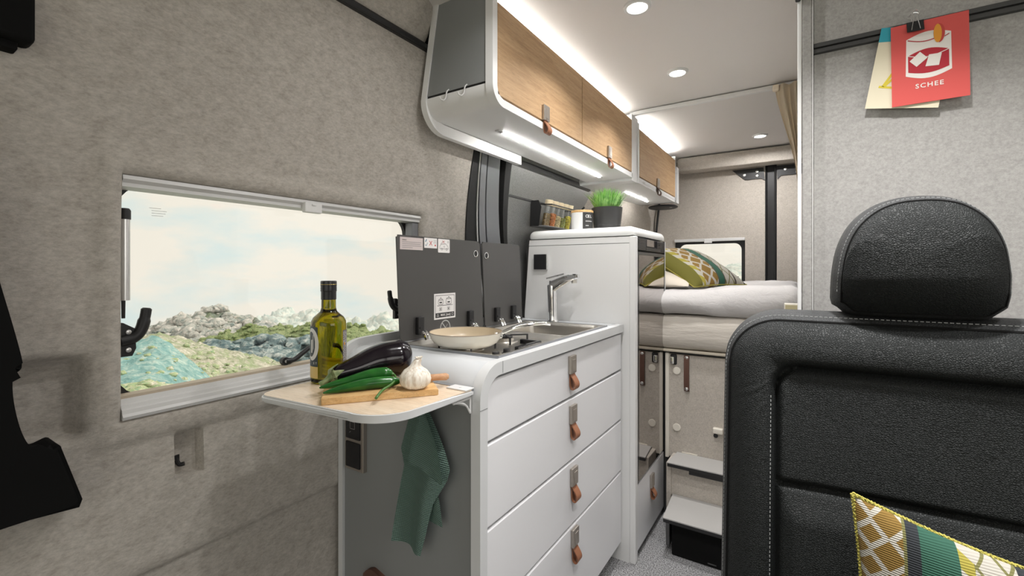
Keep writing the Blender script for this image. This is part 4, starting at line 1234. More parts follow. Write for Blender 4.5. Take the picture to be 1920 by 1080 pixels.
bm = towel_sheet([(0.682, -0.747), (0.69, -0.747), (0.753, -0.733), (0.80, -0.716), (0.846, -0.716)], [(0.682, -0.648), (0.69, -0.646), (0.72, -0.660), (0.80, -0.700), (0.846, -0.708)], lambda s, z: 0.739 + 0.006 * math.sin(3 * s) - 0.006 * ss(0.76, 0.68, z), 0.682, 0.846, 24, 18)
for v in bm.verts:
    if v.co.z < 0.72: v.co.z += -0.022 * ss(-0.735, -0.65, v.co.x) * ss(0.72, 0.682, v.co.z)
obj('folded_corner', bm, 'towel', tw_, smooth=True)
bm = towel_sheet([(0.552, -0.76), (0.70, -0.80), (0.80, -0.765)], [(0.552, -0.668), (0.60, -0.676), (0.70, -0.70), (0.80, -0.72)], lambda s, z: 0.7625 + 0.003 * math.sin(5 * s), 0.552, 0.82, 20, 10)
obj('rear_layer', bm, 'towel', tw_, smooth=True)
bm = B(); box(bm, -0.735, -0.715, 0.752, 0.775, 0.828, 0.846, 0.003); obj('towel_hook', bm, 'black', label='small black hook under the table holding the tea towel', cat='hook')

# ---- sockets on the end panel
so = thing('double_socket', (-0.975, 0.78, 0.60), 'black double socket on the grey kitchen end panel', 'socket')
bm = B(); box(bm, -1.018, -0.945, 0.771, 0.784, 0.598, 0.752, 0.002); obj('frame', bm, 'nickel', so)
for z0 in (0.606, 0.680):
    bm = B(); box(bm, -1.012, -0.955, 0.768, 0.772, z0, z0 + 0.066, 0.003); s_ = obj('socket_plate', bm, 'black_gloss', so, smooth=True)
    if z0 > 0.65:
        bm = B(); fr = frame((-0.984, 0.7679, z0 + 0.036), (1, 0, 0), (0, 0, 1)); poly2(bm, rect2(-0.009, -0.009, 0.009, 0.009), 0.001, fr, 0, 0, True); line2(bm, (-0.012, -0.02), (-0.006, -0.016), 0.001, fr, 0); line2(bm, (0.004, 0.016), (0.010, 0.022), 0.001, fr, 0)
        obj('symbol', bm, 'ink_grey', s_)
bm = B()
pts = smooth_curve([(-0.945, 0.20), (-0.947, 0.327), (-0.940, 0.350), (-0.922, 0.362), (-0.900, 0.362), (-0.82, 0.338), (-0.74, 0.308), (-0.70, 0.29), (-0.70, 0.20)], 4)
prism(bm, [(p.x, 0.783, p.y) for p in pts], (0, -0.012, 0)); obj('leather_pocket', bm, 'leather_brown', label='brown leather pocket low on the grey kitchen end panel', cat='pocket')

# ================================================================== TALL UNIT WITH FRIDGE
tall = thing('fridge_cabinet', (-0.78, 1.92, 0), 'tall white cabinet housing the fridge, with rounded top', 'cabinet')
bm = B()
prism(bm, [(-1.022, YT, 0.0), (-0.537, YT, 0.0), (-0.537, YT, 1.222), (-1.000, YT, 1.222), (-1.022, YT, 0.93)], (0, 0.012, 0)); obj('side_panel', bm, 'white', tall, label='plain white side panel')
bm = B(); prism(bm, [(-1.000, YT - 0.001, 1.224), (-0.537, YT - 0.001, 1.224), (-0.537, YT - 0.001, 1.2485), (-0.997, YT - 0.001, 1.2485)], (0, 0.012, 0)); obj('side_band', bm, 'white', tall)
bm = B(); box(bm, -1.02, -0.56, YT + 0.012, 2.135, 0.0, 1.25); obj('carcass', bm, 'dark_gap', tall)
bm = B(); soft_box(bm, -1.003, -0.533, YT - 0.006, 2.150, 1.2505, 1.288, 0.026, 0.008); obj('top_cap', bm, 'white_gloss', tall, smooth=True, label='rounded glossy white top')
bm = B(); box(bm, -0.556, -0.532, YT - 0.002, 1.730, 0.0, 1.2495, 0.004, 3); obj('front_post', bm, 'white', tall, smooth=True)
bm = B(); box(bm, -0.556, -0.534, 2.1355, 2.1455, 0.03, 1.2495, 0.001); obj('door_gap_seal', bm, 'black', tall)
bm = B(); box(bm, -0.556, -0.533, 2.1455, 2.150, 0.03, 1.2495, 0.001); obj('front_post', bm, 'white', tall)
bm = B(); box(bm, -0.560, -0.536, 1.732, 2.134, 0.03, 0.285, 0.003); dr = obj('drawer', bm, 'drawer', tall, smooth=True, label='white drawer under the fridge')
pull_handle(dr, (-0.536, 1.925, 0.262), (0, 1, 0), (0, 0, 1))
bm = B(); box(bm, -0.56, -0.545, 1.73, 2.14, 0.0, 0.03); obj('plinth', bm, 'dark_metal', tall)
fg = thing('fridge', (-0.55, 1.93, 0.29), 'built-in fridge with dark mirrored glass door', 'fridge')
bm = B(); box(bm, -0.570, -0.546, 1.731, 2.135, 0.288, 1.248); obj('body', bm, 'black', fg)
bm = B(); box(bm, -0.546, -0.533, 1.748, 2.120, 0.300, 1.178, 0.001); obj('mirror_door', bm, 'fridge_glass', fg, label='mirrored door glass')
bm = B(); box(bm, -0.546, -0.534, 1.734, 1.747, 0.292, 1.188); box(bm, -0.546, -0.534, 2.121, 2.135, 0.292, 1.188); obj('door_edge', bm, 'black_gloss', fg)
bm = B(); box(bm, -0.546, -0.532, 1.736, 2.134, 1.179, 1.190, 0.001); obj('door_rail', bm, 'dark_metal', fg)
bm = B(); box(bm, -0.546, -0.534, 1.736, 2.134, 1.196, 1.246, 0.002); vt = obj('vent_panel', bm, 'black', fg)
for k in range(7):
    bm = B(); box(bm, -0.534, -0.5315, 1.742, 1.835, 1.201 + k * 0.006, 1.204 + k * 0.006); obj('louvre', bm, 'dark_metal', vt)
for k in range(3):
    bm = B(); box(bm, -0.534, -0.5315, 1.84, 2.06, 1.199 + k * 0.0045, 1.2012 + k * 0.0045); obj('louvre', bm, 'dark_metal', vt)
bm = B(); box(bm, -0.5345, -0.532, 1.85, 1.985, 1.216, 1.243); obj('display', bm, 'fridge_glass', vt)
bm = B(); box(bm, -0.5345, -0.531, 2.00, 2.07, 1.213, 1.243, 0.002); box(bm, -0.532, -0.530, 2.035, 2.05, 1.226, 1.232); obj('control', bm, 'black_gloss', vt)
# touch switch on the side panel
sw = thing('touch_switch', (-0.94, 1.695, 1.12), 'square black switch on the white side panel above the tap', 'switch')
bm = B(); box(bm, -0.970, -0.912, 1.688, 1.6995, 1.122, 1.186, 0.001); obj('switch_plate', bm, 'black', sw)
bm = B(); box(bm, -0.911, -0.906, 1.689, 1.6995, 1.122, 1.186, 0.001); obj('switch_edge', bm, 'alu', sw)

# ---- things on the tall unit
pp_ = (-0.715, 1.885, 1.2885)
pl = thing('potted_plant', pp_, 'bushy green plant in a charcoal pot on the tall cabinet', 'plant')
bm = B(); lathe(bm, [(0.052, 0), (0.055, 0.002), (0.058, 0.024), (0.0575, 0.026), (0.0585, 0.028), (0.066, 0.098), (0.067, 0.100), (0.063, 0.100), (0.061, 0.085), (0.001, 0.085)], pp_, 36, caps=False); obj('pot', bm, 'pot', pl, smooth=True, angle=40)
bm = B(); lathe(bm, [(0.001, 0.091), (0.062, 0.088)], pp_, 20, caps=False); obj('soil', bm, 'soil', pl)
rnd = random.Random(11); bm = B()
for k in range(900):
    a = rnd.uniform(0, 6.283); r0 = 0.050 * math.sqrt(rnd.random()); lean = rnd.uniform(0.2, 1.0) * (r0 / 0.05)
    p0 = V(pp_[0] + r0 * math.cos(a), pp_[1] + r0 * math.sin(a), pp_[2] + 0.088)
    hgt = rnd.uniform(0.045, 0.102) * (1.15 - 0.35 * r0 / 0.05)
    e = V(math.cos(a + rnd.uniform(-.8, .8)), math.sin(a + rnd.uniform(-.8, .8)), 0); wv = V(-e.y, e.x, 0) * rnd.uniform(0.0016, 0.003)
    p1 = p0 + V(0, 0, hgt * 0.55) + e * hgt * lean * 0.3; p2 = p0 + V(0, 0, hgt) + e * hgt * lean * 0.85
    a_, b_ = bm.verts.new(p0 - wv * .6), bm.verts.new(p0 + wv * .6); c_, d_ = bm.verts.new(p1 + wv), bm.verts.new(p1 - wv); t_ = bm.verts.new(p2)
    bm.faces.new((a_, b_, c_, d_)); bm.faces.new((d_, c_, t_))
o = obj('foliage', bm, 'grass', pl, kind='stuff')
mc = (-0.795, 1.800, 1.2885)
mu = thing('storage_jar', mc, 'white ceramic jar marked OEL with wooden lid on the tall cabinet', 'jar')
bm = B(); lathe(bm, [(0.044, 0), (0.046, 0.003), (0.046, 0.074), (0.043, 0.076)], mc, 36); obj('jar_body', bm, 'ceramic', mu, smooth=True)
bm = B(); lathe(bm, [(0.0465, 0.074), (0.0475, 0.075), (0.0475, 0.083), (0.045, 0.084)], mc, 36); obj('lid', bm, 'bamboo', mu, smooth=True)
ca = math.degrees(math.atan2(-mc[1], -mc[0])) + 35
bm = B()
cols = [[V(mc[0] + 0.0465 * math.cos(math.radians(a)), mc[1] + 0.0465 * math.sin(math.radians(a)), mc[2] + z) for z in (0.002, 0.073)] for a in lin(ca - 32, ca + 42, 16)]
vv = [[bm.verts.new(p) for p in c] for c in cols]
for c, d in zip(vv, vv[1:]): bm.faces.new((c[0], d[0], d[1], c[1]))
jl = obj('black_label', bm, 'ink', mu, smooth=True)
bm = B()
def ring_text(s, z, size, a0, da):
    for k, ch in enumerate(s):
        a = math.radians(a0 + da * k); rr = 0.0468
        text(bm, ch, size, frame((mc[0] + rr * math.cos(a), mc[1] + rr * math.sin(a), mc[2] + z), (-math.sin(a), math.cos(a), 0), (0, 0, 1)), 0.0003)
ring_text('OEL', 0.051, 0.017, ca - 18, 14)
for k in range(6):
    a0 = ca - 16 + 7 * k; v4 = [bm.verts.new((mc[0] + 0.0468 * math.cos(math.radians(a0 + da)), mc[1] + 0.0468 * math.sin(math.radians(a0 + da)), mc[2] + z)) for da, z in ((0, 0.034), (4, 0.034), (4, 0.038), (0, 0.038))]; bm.faces.new(v4)
for k in range(3):
    a0 = ca - 16 + 6 * k; v4 = [bm.verts.new((mc[0] + 0.0468 * math.cos(math.radians(a0 + da)), mc[1] + 0.0468 * math.sin(math.radians(a0 + da)), mc[2] + z)) for da, z in ((0, 0.016), (4, 0.016), (4, 0.019), (0, 0.019))]; bm.faces.new(v4)
obj('lettering', bm, 'label_white', jl)

# spice rack with five tubes
sr = thing('spice_rack', (-0.975, 1.93, 1.31), 'black metal spice rack hung on the grey wall panel', 'rack')
bm = B(); prism(bm, [(-1.030, 1.758, 1.315), (-0.985, 1.758, 1.315), (-0.972, 1.758, 1.40), (-0.985, 1.758, 1.43), (-1.026, 1.758, 1.43)], (0, 0.003, 0)); obj('end_plate', bm, 'black', sr)
bm = B(); box(bm, -1.030, -0.950, 1.758, 2.05, 1.314, 1.317); obj('shelf', bm, mat('smoky_acrylic', (0.25, 0.25, 0.25), 0.2), sr)
bm = B(); tube(bm, [(-1.01, 1.76, 1.415), (-0.925, 1.77, 1.408), (-0.925, 2.06, 1.408), (-1.01, 2.07, 1.415)], 0.003, 6); obj('front_wire', bm, 'black', sr)
fills = [(0.20, 0.13, 0.05), (0.62, 0.20, 0.05), (0.68, 0.55, 0.30), (0.28, 0.30, 0.06), (0.62, 0.52, 0.03)]
names = ['dark mixed peppercorns', 'orange chili flakes', 'pale cream seeds', 'dried green herbs', 'yellow curry powder']
def spice_jar(y, fillc, nm, k):
    M4 = Matrix.Translation((-0.975, y, 1.3175)) @ Matrix.Rotation(0.20, 4, 'Y')
    t = thing('spice_jar', (-0.975, y, 1.3175), 'corked glass tube of %s in the spice rack' % nm, 'spice jar', 'spice tubes in the rack')
    bm = B(); lathe(bm, [(0.017, 0), (0.0185, 0.002), (0.0185, 0.094), (0.017, 0.096)], (0, 0, 0), 18, M4); obj('glass_tube', bm, 'jar_glass', t, smooth=True)
    m = mat('spice_%d' % k, fillc, 0.9); nn = N(m); nz_ = nn.noise(nn.mapping(), 160, 2, 0.6)
    nn.color(nn.ramp(nz_, [(0.35, tuple(c * 0.45 for c in fillc)), (0.55, fillc), (0.75, tuple(min(1, c * 1.6 + 0.05) for c in fillc))])); nn.bump(nz_, 0.8, 0.004)
    bm = B(); lathe(bm, [(0.0165, 0.003), (0.0165, (0.056, 0.060, 0.052, 0.05, 0.062)[k]), (0.004, (0.060, 0.064, 0.056, 0.052, 0.066)[k])], (0, 0, 0), 16, M4); obj('spice', bm, m, t, smooth=True)
    bm = B(); lathe(bm, [(0.0165, 0.094), (0.0185, 0.0955), (0.0185, 0.117), (0.017, 0.1185)], (0, 0, 0), 18, M4); obj('cork_lid', bm, 'cork', t, smooth=True)
for k in range(5): spice_jar(1.800 + 0.0525 * k, fills[k], names[k], k)

# ================================================================== OVERHEAD CABINETS
XO = -0.700
ov = thing('overhead_cabinet', (-0.84, 1.59, 1.56), 'long overhead cabinet with two oak doors above the kitchen', 'cabinet')
OY0, OY1, OZ = 0.992, 2.180, 1.572
def back_x(z): return interp([(1.5, -0.950), (1.64, -0.952), (1.76, -0.930), (1.92, -0.898)], z)
def over_curve(y_out, z_bot, r_, n_=10):
    return [(y_out + r_ - r_ * math.cos(a), z_bot + r_ - r_ * math.sin(a)) for a in lin(0, math.pi / 2, n_)]
# grey end: upper plate, gap, curved lower plate running into the underside
bm = B(); rings = []
for z in lin(1.6325, 1.90, 8): rings.append([V(back_x(z) + 0.012, OY0 + 0.004, z), V(XO - 0.018, OY0 + 0.004, z), V(XO - 0.018, OY0 + 0.020, z), V(back_x(z) + 0.012, OY0 + 0.020, z)])
loft(bm, rings); obj('end_panel', bm, 'grey_panel', ov, label='grey upper end panel')
bm = B(); rings = []
for (y, z) in [(OY0 + 0.004, 1.6262)] + over_curve(OY0 + 0.004, OZ, 0.05, 12) + [(OY1, OZ)]:
    # inner offset keeps a constant thickness
    t_ = ss(1.622, 1.572, z); rings.append([V(back_x(z) + 0.012, y, z), V(XO - 0.018, y, z), V(XO - 0.018, y + 0.016 * (1 - t_), z + 0.016 * t_), V(back_x(z) + 0.012, y + 0.016 * (1 - t_), z + 0.016 * t_)])
loft(bm, rings); obj('underside', bm, 'white', ov, smooth=True, label='white underside curving up at the end')
bm = B(); box(bm, -0.94, XO - 0.021, OY0 + 0.0065, OY0 + 0.012, 1.620, 1.640); obj('shadow_gap', bm, 'black', ov)
bm = B(); box(bm, -0.93, XO - 0.03, OY0 + 0.02, OY1, 1.60, 1.858); obj('carcass', bm, 'dark_gap', ov)
def over_trim(x0, x1, zlow, r_, ystop, w_, m_, zt=1.895):
    bm = B(); out = [(OY0, zt)] + over_curve(OY0, zlow, r_, 12) + [(ystop, zlow)]
    inn = [(OY0 + w_, zt)] + [(OY0 + r_ - (r_ - w_) * math.cos(a), zlow + r_ - (r_ - w_) * math.sin(a)) for a in lin(0, math.pi / 2, 12)] + [(ystop, zlow + w_)]
    rings = []
    for (a, b), (c, d) in zip(out, inn):
        xa = x0(b) if callable(x0) else x0; xb = x1(b) if callable(x1) else x1
        rings.append([V(xa, a, b), V(xb, a, b), V(xb, c, d), V(xa, c, d)])
    return obj('edge_trim', loft(bm, rings), m_, ov, smooth=True, angle=50)
over_trim(XO - 0.020, XO + 0.004, OZ - 0.003, 0.055, OY1, 0.022, 'white')
over_trim(lambda z: back_x(z) - 0.006, lambda z: back_x(z) + 0.014, OZ - 0.036, 0.085, 1.532, 0.034, 'white')
bm = B(); box(bm, XO - 0.02, XO + 0.004, OY1 - 0.012, OY1, OZ - 0.003, 1.875, 0.002); obj('end_frame', bm, 'white', ov)
for k, (a, b) in enumerate(((1.016, 1.575), (1.580, OY1 - 0.014))):
    bm = B(); box(bm, XO - 0.014, XO + 0.004, a, b, 1.597, 1.848, 0.0015); d = obj('door', bm, 'oak', ov, smooth=True, angle=30, label='oak veneer door')
    pull_handle(d, (XO + 0.004, (1.283, 1.853)[k], 1.646), (0, 1, 0), (0, 0, 1), 0.92)
bm = B(); box(bm, -0.8315, -0.8270, 1.235, 2.080, OZ - 0.0035, OZ - 0.0005); obj('led_strip', bm, 'led', ov, label='lit LED strip under the cabinet')
bm = B(); box(bm, -0.836, -0.822, 1.205, 1.234, OZ - 0.004, OZ - 0.0005); box(bm, -0.836, -0.822, 2.081, 2.105, OZ - 0.004, OZ - 0.0005); obj('strip_end_cap', bm, 'alu', ov)
bm = B(); box(bm, XO - 0.045, XO - 0.030, 1.02, OY1 - 0.02, 1.859, 1.864); obj('led_cove', bm, 'led_cove', ov, label='lit LED strip on top of the cabinet')
for xx in (-0.861, -0.795):
    bm = B(); tube(bm, smooth_curve([(xx + .008, OY0 + 0.004, 1.636), (xx + .006, OY0 - 0.002, 1.628), (xx + .004, OY0 - 0.004, 1.612), (xx, OY0 - 0.008, 1.604), (xx - .006, OY0 - 0.014, 1.606), (xx - .008, OY0 - 0.015, 1.613)], 4), 0.0035, 8, flat=0.6); obj('hook', bm, 'white', ov, smooth=True)

ov2 = thing('overhead_cabinet', (-0.84, 2.66, 1.56), 'short overhead cabinet with one oak door above the bed', 'cabinet')
bm = B()
for (y0, y1) in ((2.192, 2.275), (2.276, 2.290)):
    prism(bm, [(-1.0, y0, OZ - 0.012), (XO - 0.004, y0, OZ - 0.012), (XO - 0.004, y0, 1.885), (-0.86, y0, 1.885)], (0, y1 - y0, 0))
obj('side_panel', bm, 'white', ov2)
bm = B(); box(bm, -1.0, XO + 0.002, 2.290, 3.078, OZ - 0.012, OZ + 0.004, 0.002); obj('underside', bm, 'white', ov2)
bm = B(); box(bm, -0.95, XO - 0.02, 2.290, 3.07, OZ, 1.86); obj('carcass', bm, 'dark_gap', ov2)
bm = B(); box(bm, XO - 0.02, XO + 0.002, 2.276, 2.294, OZ - 0.012, 1.865); box(bm, -0.95, XO + 0.002, 3.062, 3.078, OZ - 0.012, 1.86); box(bm, XO - 0.02, XO + 0.002, 2.29, 3.07, OZ, 1.590); obj('frame', bm, 'white', ov2)
bm = B(); box(bm, XO - 0.014, XO + 0.004, 2.297, 3.058, 1.595, 1.834, 0.0015); d = obj('door', bm, 'oak', ov2, smooth=True, angle=30)
pull_handle(d, (XO + 0.004, 2.63, 1.640), (0, 1, 0), (0, 0, 1), 0.95, 'leather_brown')
bm = B(); box(bm, -0.8425, -0.8375, 2.50, 2.93, OZ - 0.0155, OZ - 0.0125); obj('led_strip', bm, 'led', ov2)
bm = B(); box(bm, XO - 0.045, XO - 0.030, 2.30, 3.05, 1.861, 1.866); obj('led_cove', bm, 'led_cove_bed', ov2)
bm = B(); box(bm, -0.72, -0.695, 3.10, 3.16, 1.56, 1.80, 0.004); box(bm, -0.705, -0.692, 3.08, 3.10, 1.755, 1.775, 0.002); obj('trim_18', bm, 'white', kind='structure')
# speaker disc below the rear cabinet
bm = B(); lathe(bm, [(0.001, 0), (0.085, 0.0), (0.095, 0.004), (0.097, 0.010), (0.090, 0.016), (0.05, 0.018)], (-0.800, 3.16, 1.538), 36, caps=False)
sp = obj('speaker', bm, 'black', smooth=True, label='flat round black speaker under the rear end of the cabinet', cat='speaker')
bm = B(); lathe(bm, [(0.010, 0), (0.010, 0.0006)], (-0.74, 3.13, 1.5375), 12); obj('speaker_badge', bm, 'alu', sp)

# ---- ceiling downlights
for k, (x, y, w_, lb_) in enumerate(((-0.411, 1.330, 3.6, 'round ceiling downlight nearest the front, above the kitchen drawers'), (-0.414, 1.857, 4.2, 'round ceiling downlight just before the curtain track'), (-0.206, 2.992, 6.0, 'round ceiling downlight over the bed'),
        (-0.411, 0.803, 2.8, 'round ceiling downlight above the small table, out of the picture'), (0.50, 0.60, 3.0, 'round ceiling downlight above the seat, out of the picture'), (0.08, 0.70, 6.2, 'added ceiling downlight over the aisle as fill for the drawers, out of the picture'))):  # the aisle one is an unseen lamp added to brighten the drawer fronts
    t = thing('ceiling_downlight', (x, y, 1.89), lb_, 'downlight', 'ceiling downlights')
    bm = B(); lathe(bm, [(0.030, 0.006), (0.030, 0.000), (0.036, -0.001), (0.040, 0.002), (0.041, 0.008)], (x, y, 1.8935), 32, caps=False); obj('bezel', bm, 'alu_paint', t, smooth=True)
    bm = B(); lathe(bm, [(0.030, 0.003), (0.002, 0.003)], (x, y, 1.8935), 32, caps=True); obj('lens', bm, 'spot_glow', t)
    lamp('downlight_lamp', 'AREA', (x, y, 1.889), w_, (1.0, 0.98, 0.965), 0.055, direction=(0, 0, -1), spread=(132, 125, 170, 155, 110, 95)[k]).parent = None

# ================================================================== BED AREA
YB = 2.13
bed = thing('bed', (-0.25, 2.75, 0.0), 'raised bed with grey white bedding at the rear of the van', 'bed')
bm = B(); soft_box(bm, -0.97, 0.0, 2.10, 3.33, 0.762, 0.916, 0.045, 0.03, 0.005, 5, 2.0); obj('mattress', bm, 'mattress', bed, smooth=True, label='cream covered mattress')
bm = B(); soft_box(bm, -0.97, 0.0, 2.085, 3.34, 0.918, 1.048, 0.058, 0.022, 0.013, 5.5, 7.0)
for v in bm.verts:
    v.co.z += (0.030 * ss(-0.5, 0.0, v.co.x) - 0.020) * ss(0.95, 1.04, v.co.z)
obj('duvet', bm, 'linen', bed, smooth=True, label='folded grey white duvet')
bm = B(); box(bm, -0.97, 0.0, 2.112, 3.33, 0.750, 0.762, 0.004); obj('bed_board', bm, mat('cream_bed_edge', (0.60, 0.54, 0.44), 0.6), bed)
bm = B(); box(bm, -0.535, 0.0, YB + 0.012, YB + 0.05, 0.0, 0.748); obj('frame', bm, 'dark_gap', bed)
pn = thing('bed_front_panel', (-0.27, YB, 0.15), 'sand felt panel closing the front of the bed', 'panel')
bm = B(); box(bm, -0.517, -0.005, YB, YB + 0.016, 0.270, 0.738, 0.003); obj('upper_panel', bm, 'felt_sand', pn)
bm = B(); box(bm, -0.528, -0.512, YB - 0.006, YB + 0.016, 0.265, 0.742, 0.003); obj('panel_edge', bm, 'plastic_beige', pn)
bm = B(); box(bm, -0.475, -0.005, 2.022, 2.036, 0.150, 0.290); box(bm, -0.495, -0.475, 2.010, 2.14, 0.01, 0.29, 0.003); obj('lower_panel', bm, 'felt_sand', pn)
def cap(x, z, r_=0.017):
    b = B(); lathe(b, [(r_, 0), (r_, 0.003), (r_ * 0.85, 0.005)], (0, 0, 0), 20, Matrix.Translation((x, YB, z)) @ Matrix.Rotation(math.pi / 2, 4, 'X')); return obj('cover_cap', b, 'plastic_beige', pn, smooth=True)
cap(-0.478, 0.664); cap(-0.478, 0.408)
bm = B(); box(bm, -0.505, -0.477, YB - 0.004, YB + 0.004, 0.690, 0.738, 0.006, 3); lt = obj('latch_recess', bm, 'black', pn, smooth=True)
bm = B(); box(bm, -0.505, -0.487, YB - 0.016, YB - 0.003, 0.694, 0.728, 0.005, 3); obj('latch', bm, 'chrome', lt, smooth=True)
bm = B(); ribbon(bm, smooth_curve([(-0.434, YB - 0.003, 0.738), (-0.434, YB - 0.010, 0.715), (-0.434, YB - 0.012, 0.65), (-0.434, YB - 0.010, 0.60), (-0.434, YB - 0.003, 0.578)], 4), (0.022, 0, 0), 0.003); stp = obj('pull_strap', bm, 'leather_brown', pn, smooth=True, angle=50, label='dark brown leather strap')
for z in (0.728, 0.590):
    b = B(); lathe(b, [(0.0075, 0), (0.0075, 0.003), (0.004, 0.005)], (0, 0, 0), 14, Matrix.Translation((-0.434, YB - 0.006 if z > .7 else YB - 0.009, z)) @ Matrix.Rotation(math.pi / 2, 4, 'X')); obj('rivet', b, 'chrome', stp, smooth=True)
bm = B(); box(bm, -0.325, -0.285, YB - 0.024, YB, 0.416, 0.440, 0.005, 3); kb = obj('catch', bm, 'plastic_beige', pn, smooth=True)
b = B(); lathe(b, [(0.004, 0), (0.009, 0), (0.009, 0.004), (0.004, 0.004)], (0, 0, 0), 14, Matrix.Translation((-0.315, YB, 0.402)) @ Matrix.Rotation(math.pi / 2, 4, 'X')); obj('bolt_eye', b, 'black', kb, smooth=True)
bm = B(); box(bm, -0.455, -0.39, YB - 0.004, YB, 0.298, 0.303); obj('label_strip', bm, 'plastic_beige', pn)

# steps
stp_ = M['carpet']
M['step_top'] = mat('light_grey_step', (0.43, 0.42, 0.405), 0.8)
n = N(M['step_top']); n.bump(n.noise(n.mapping(), 400, 3), 0.3, 0.001)
def step(label, x0, y0, y1, zt, skew):
    t = thing('step', (-0.25, (y0 + y1) / 2, zt - 0.02), label, 'step', 'steps up to the bed')
    bm = B(); prism(bm, [(x0, y0, zt - 0.004), (-0.01, y0, zt - 0.004), (-0.01, y1, zt - 0.004), (x0 + skew, y1, zt - 0.004)], (0, 0, 0.004)); obj('tread', bm, 'step_top', t)
    bm = B(); prism(bm, [(x0 + .001, y0 + 0.001, zt - 0.018), (-0.011, y0 + 0.001, zt - 0.018), (-0.011, y1, zt - 0.018), (x0 + skew, y1, zt - 0.018)], (0, 0, 0.014)); obj('step_board', bm, 'black', t)
    return t
s_up = step('upper light grey step below the bed panel', -0.487, 1.990, 2.128, 0.298, 0.012)
bm = B(); box(bm, -0.40, -0.02, 1.998, 2.02, 0.262, 0.280, 0.002); obj('step_rail', bm, 'black', s_up)
s_lo = step('lower light grey step above the black storage box', -0.458, 1.806, 2.020, 0.155, -0.012)
bm = B(); box(bm, -0.46, -0.445, 1.86, 2.02, 0.02, 0.137, 0.002); obj('bracket', bm, 'dark_metal', s_lo)
bm = B(); box(bm, -0.432, -0.02, 1.838, 2.02, 0.002, 0.128, 0.004); bx = obj('storage_box', bm, 'black_soft', label='black box standing under the lower step', cat='box')
bm = B(); box(bm, -0.30, -0.27, 1.836, 1.84, 0.012, 0.016); obj('box_slot', bm, 'dark_metal', bx)
# clamp at the partition edge
bm = B(); box(bm, -0.058, -0.012, 2.020, 2.050, 0.940, 0.992, 0.002); box(bm, -0.014, -0.003, 2.015, 2.05, 0.945, 1.002, 0.002)
cl = obj('bed_clamp', bm, 'plastic_beige', label='cream plastic clamp at the edge of the partition beside the bed', cat='clamp')
bm = B(); box(bm, -0.054, -0.0155, 2.0185, 2.021, 0.946, 0.986); obj('clamp_face', bm, mat('brass_plate', (0.50, 0.45, 0.28), 0.4, 0.6), cl)

# ---- cushions
def pillow(name, fr, w, h, puff, m, label, cat='cushion', group=None, piping=None, exponent=2.2, n_=30, uvoff=(0, 0), sag=0.0, top_bow=0.0):
    """cushion lying in frame fr (x = width, y = height, z = thickness)"""
    t = thing(name, tuple(fr @ V(w / 2, 0, 0)), label, cat, group)
    bm = B(); uvl = bm.loops.layers.uv.new('UVMap')
    def thick(s, q):
        return puff * (max(0, 1 - abs(2 * s - 1) ** exponent) ** 0.55) * (max(0, 1 - abs(2 * q - 1) ** exponent) ** 0.55)
    def edge(s, q):
        # sides bow inwards between the corners
        bx_ = (s - 0.5) * w * (1 - 0.06 * math.sin(math.pi * q)); by_ = (q - 0.5) * h * (1 - 0.07 * math.sin(math.pi * s)) + top_bow * q * math.sin(math.pi * s)
        return bx_ + w / 2, by_ + h / 2
    S = [0.5 - 0.5 * math.cos(math.pi * k / n_) for k in range(n_ + 1)]
    vf, vb = {}, {}
    for i, s in enumerate(S):
        for j, q in enumerate(S):
            x, y = edge(s, q); tk = thick(s, q) + 0.0005
            wob = noise.noise(V(x * 16 + uvoff[0], y * 16, 1.3)) * 0.06 * puff
            vf[i, j] = (bm.verts.new(fr @ V(x, y, tk + wob)), (x, y))
            vb[i, j] = vf[i, j] if i in (0, n_) or j in (0, n_) else (bm.verts.new(fr @ V(x, y, -tk * 0.8)), (x, y))
    for d_, rev in ((vf, False), (vb, True)):
        for i in range(n_):
            for j in range(n_):
                q4 = [d_[i, j], d_[i + 1, j], d_[i + 1, j + 1], d_[i, j + 1]]
                if rev: q4 = q4[::-1]
                f = bm.faces.new([a[0] for a in q4])
                for lp, a in zip(f.loops, q4): lp[uvl].uv = (a[1][0] + uvoff[0], a[1][1] + uvoff[1])
    obj('cover', bm, m, t, smooth=True, angle=100)
    if piping:
        loop = [fr @ V(*edge(s, 0), 0) for s in S] + [fr @ V(*edge(1, q), 0) for q in S[1:]] + [fr @ V(*edge(s, 1), 0) for s in S[::-1][1:]] + [fr @ V(*edge(0, q), 0) for q in S[::-1][1:-1]]
        bm = B()
        # twisted two-strand braid along the seam
        for ph in (0, math.pi):
            pts = []; L = 0
            for a, b in zip(loop, loop[1:] + loop[:1]):
                m_ = max(2, int((b - a).length / 0.0018))
                for k in range(m_):
                    p = a.lerp(b, k / m_); L += (b - a).length / m_; ang = L * 900 + ph
                    d_ = (b - a).normalized(); u_ = d_.orthogonal().normalized(); pts.append(p + (u_ * math.cos(ang) + d_.cross(u_) * math.sin(ang)) * piping * 0.5)
            tube(bm, pts, piping * 0.62, 5)
        obj('piping', bm, 'braid', t, smooth=True)
    return t

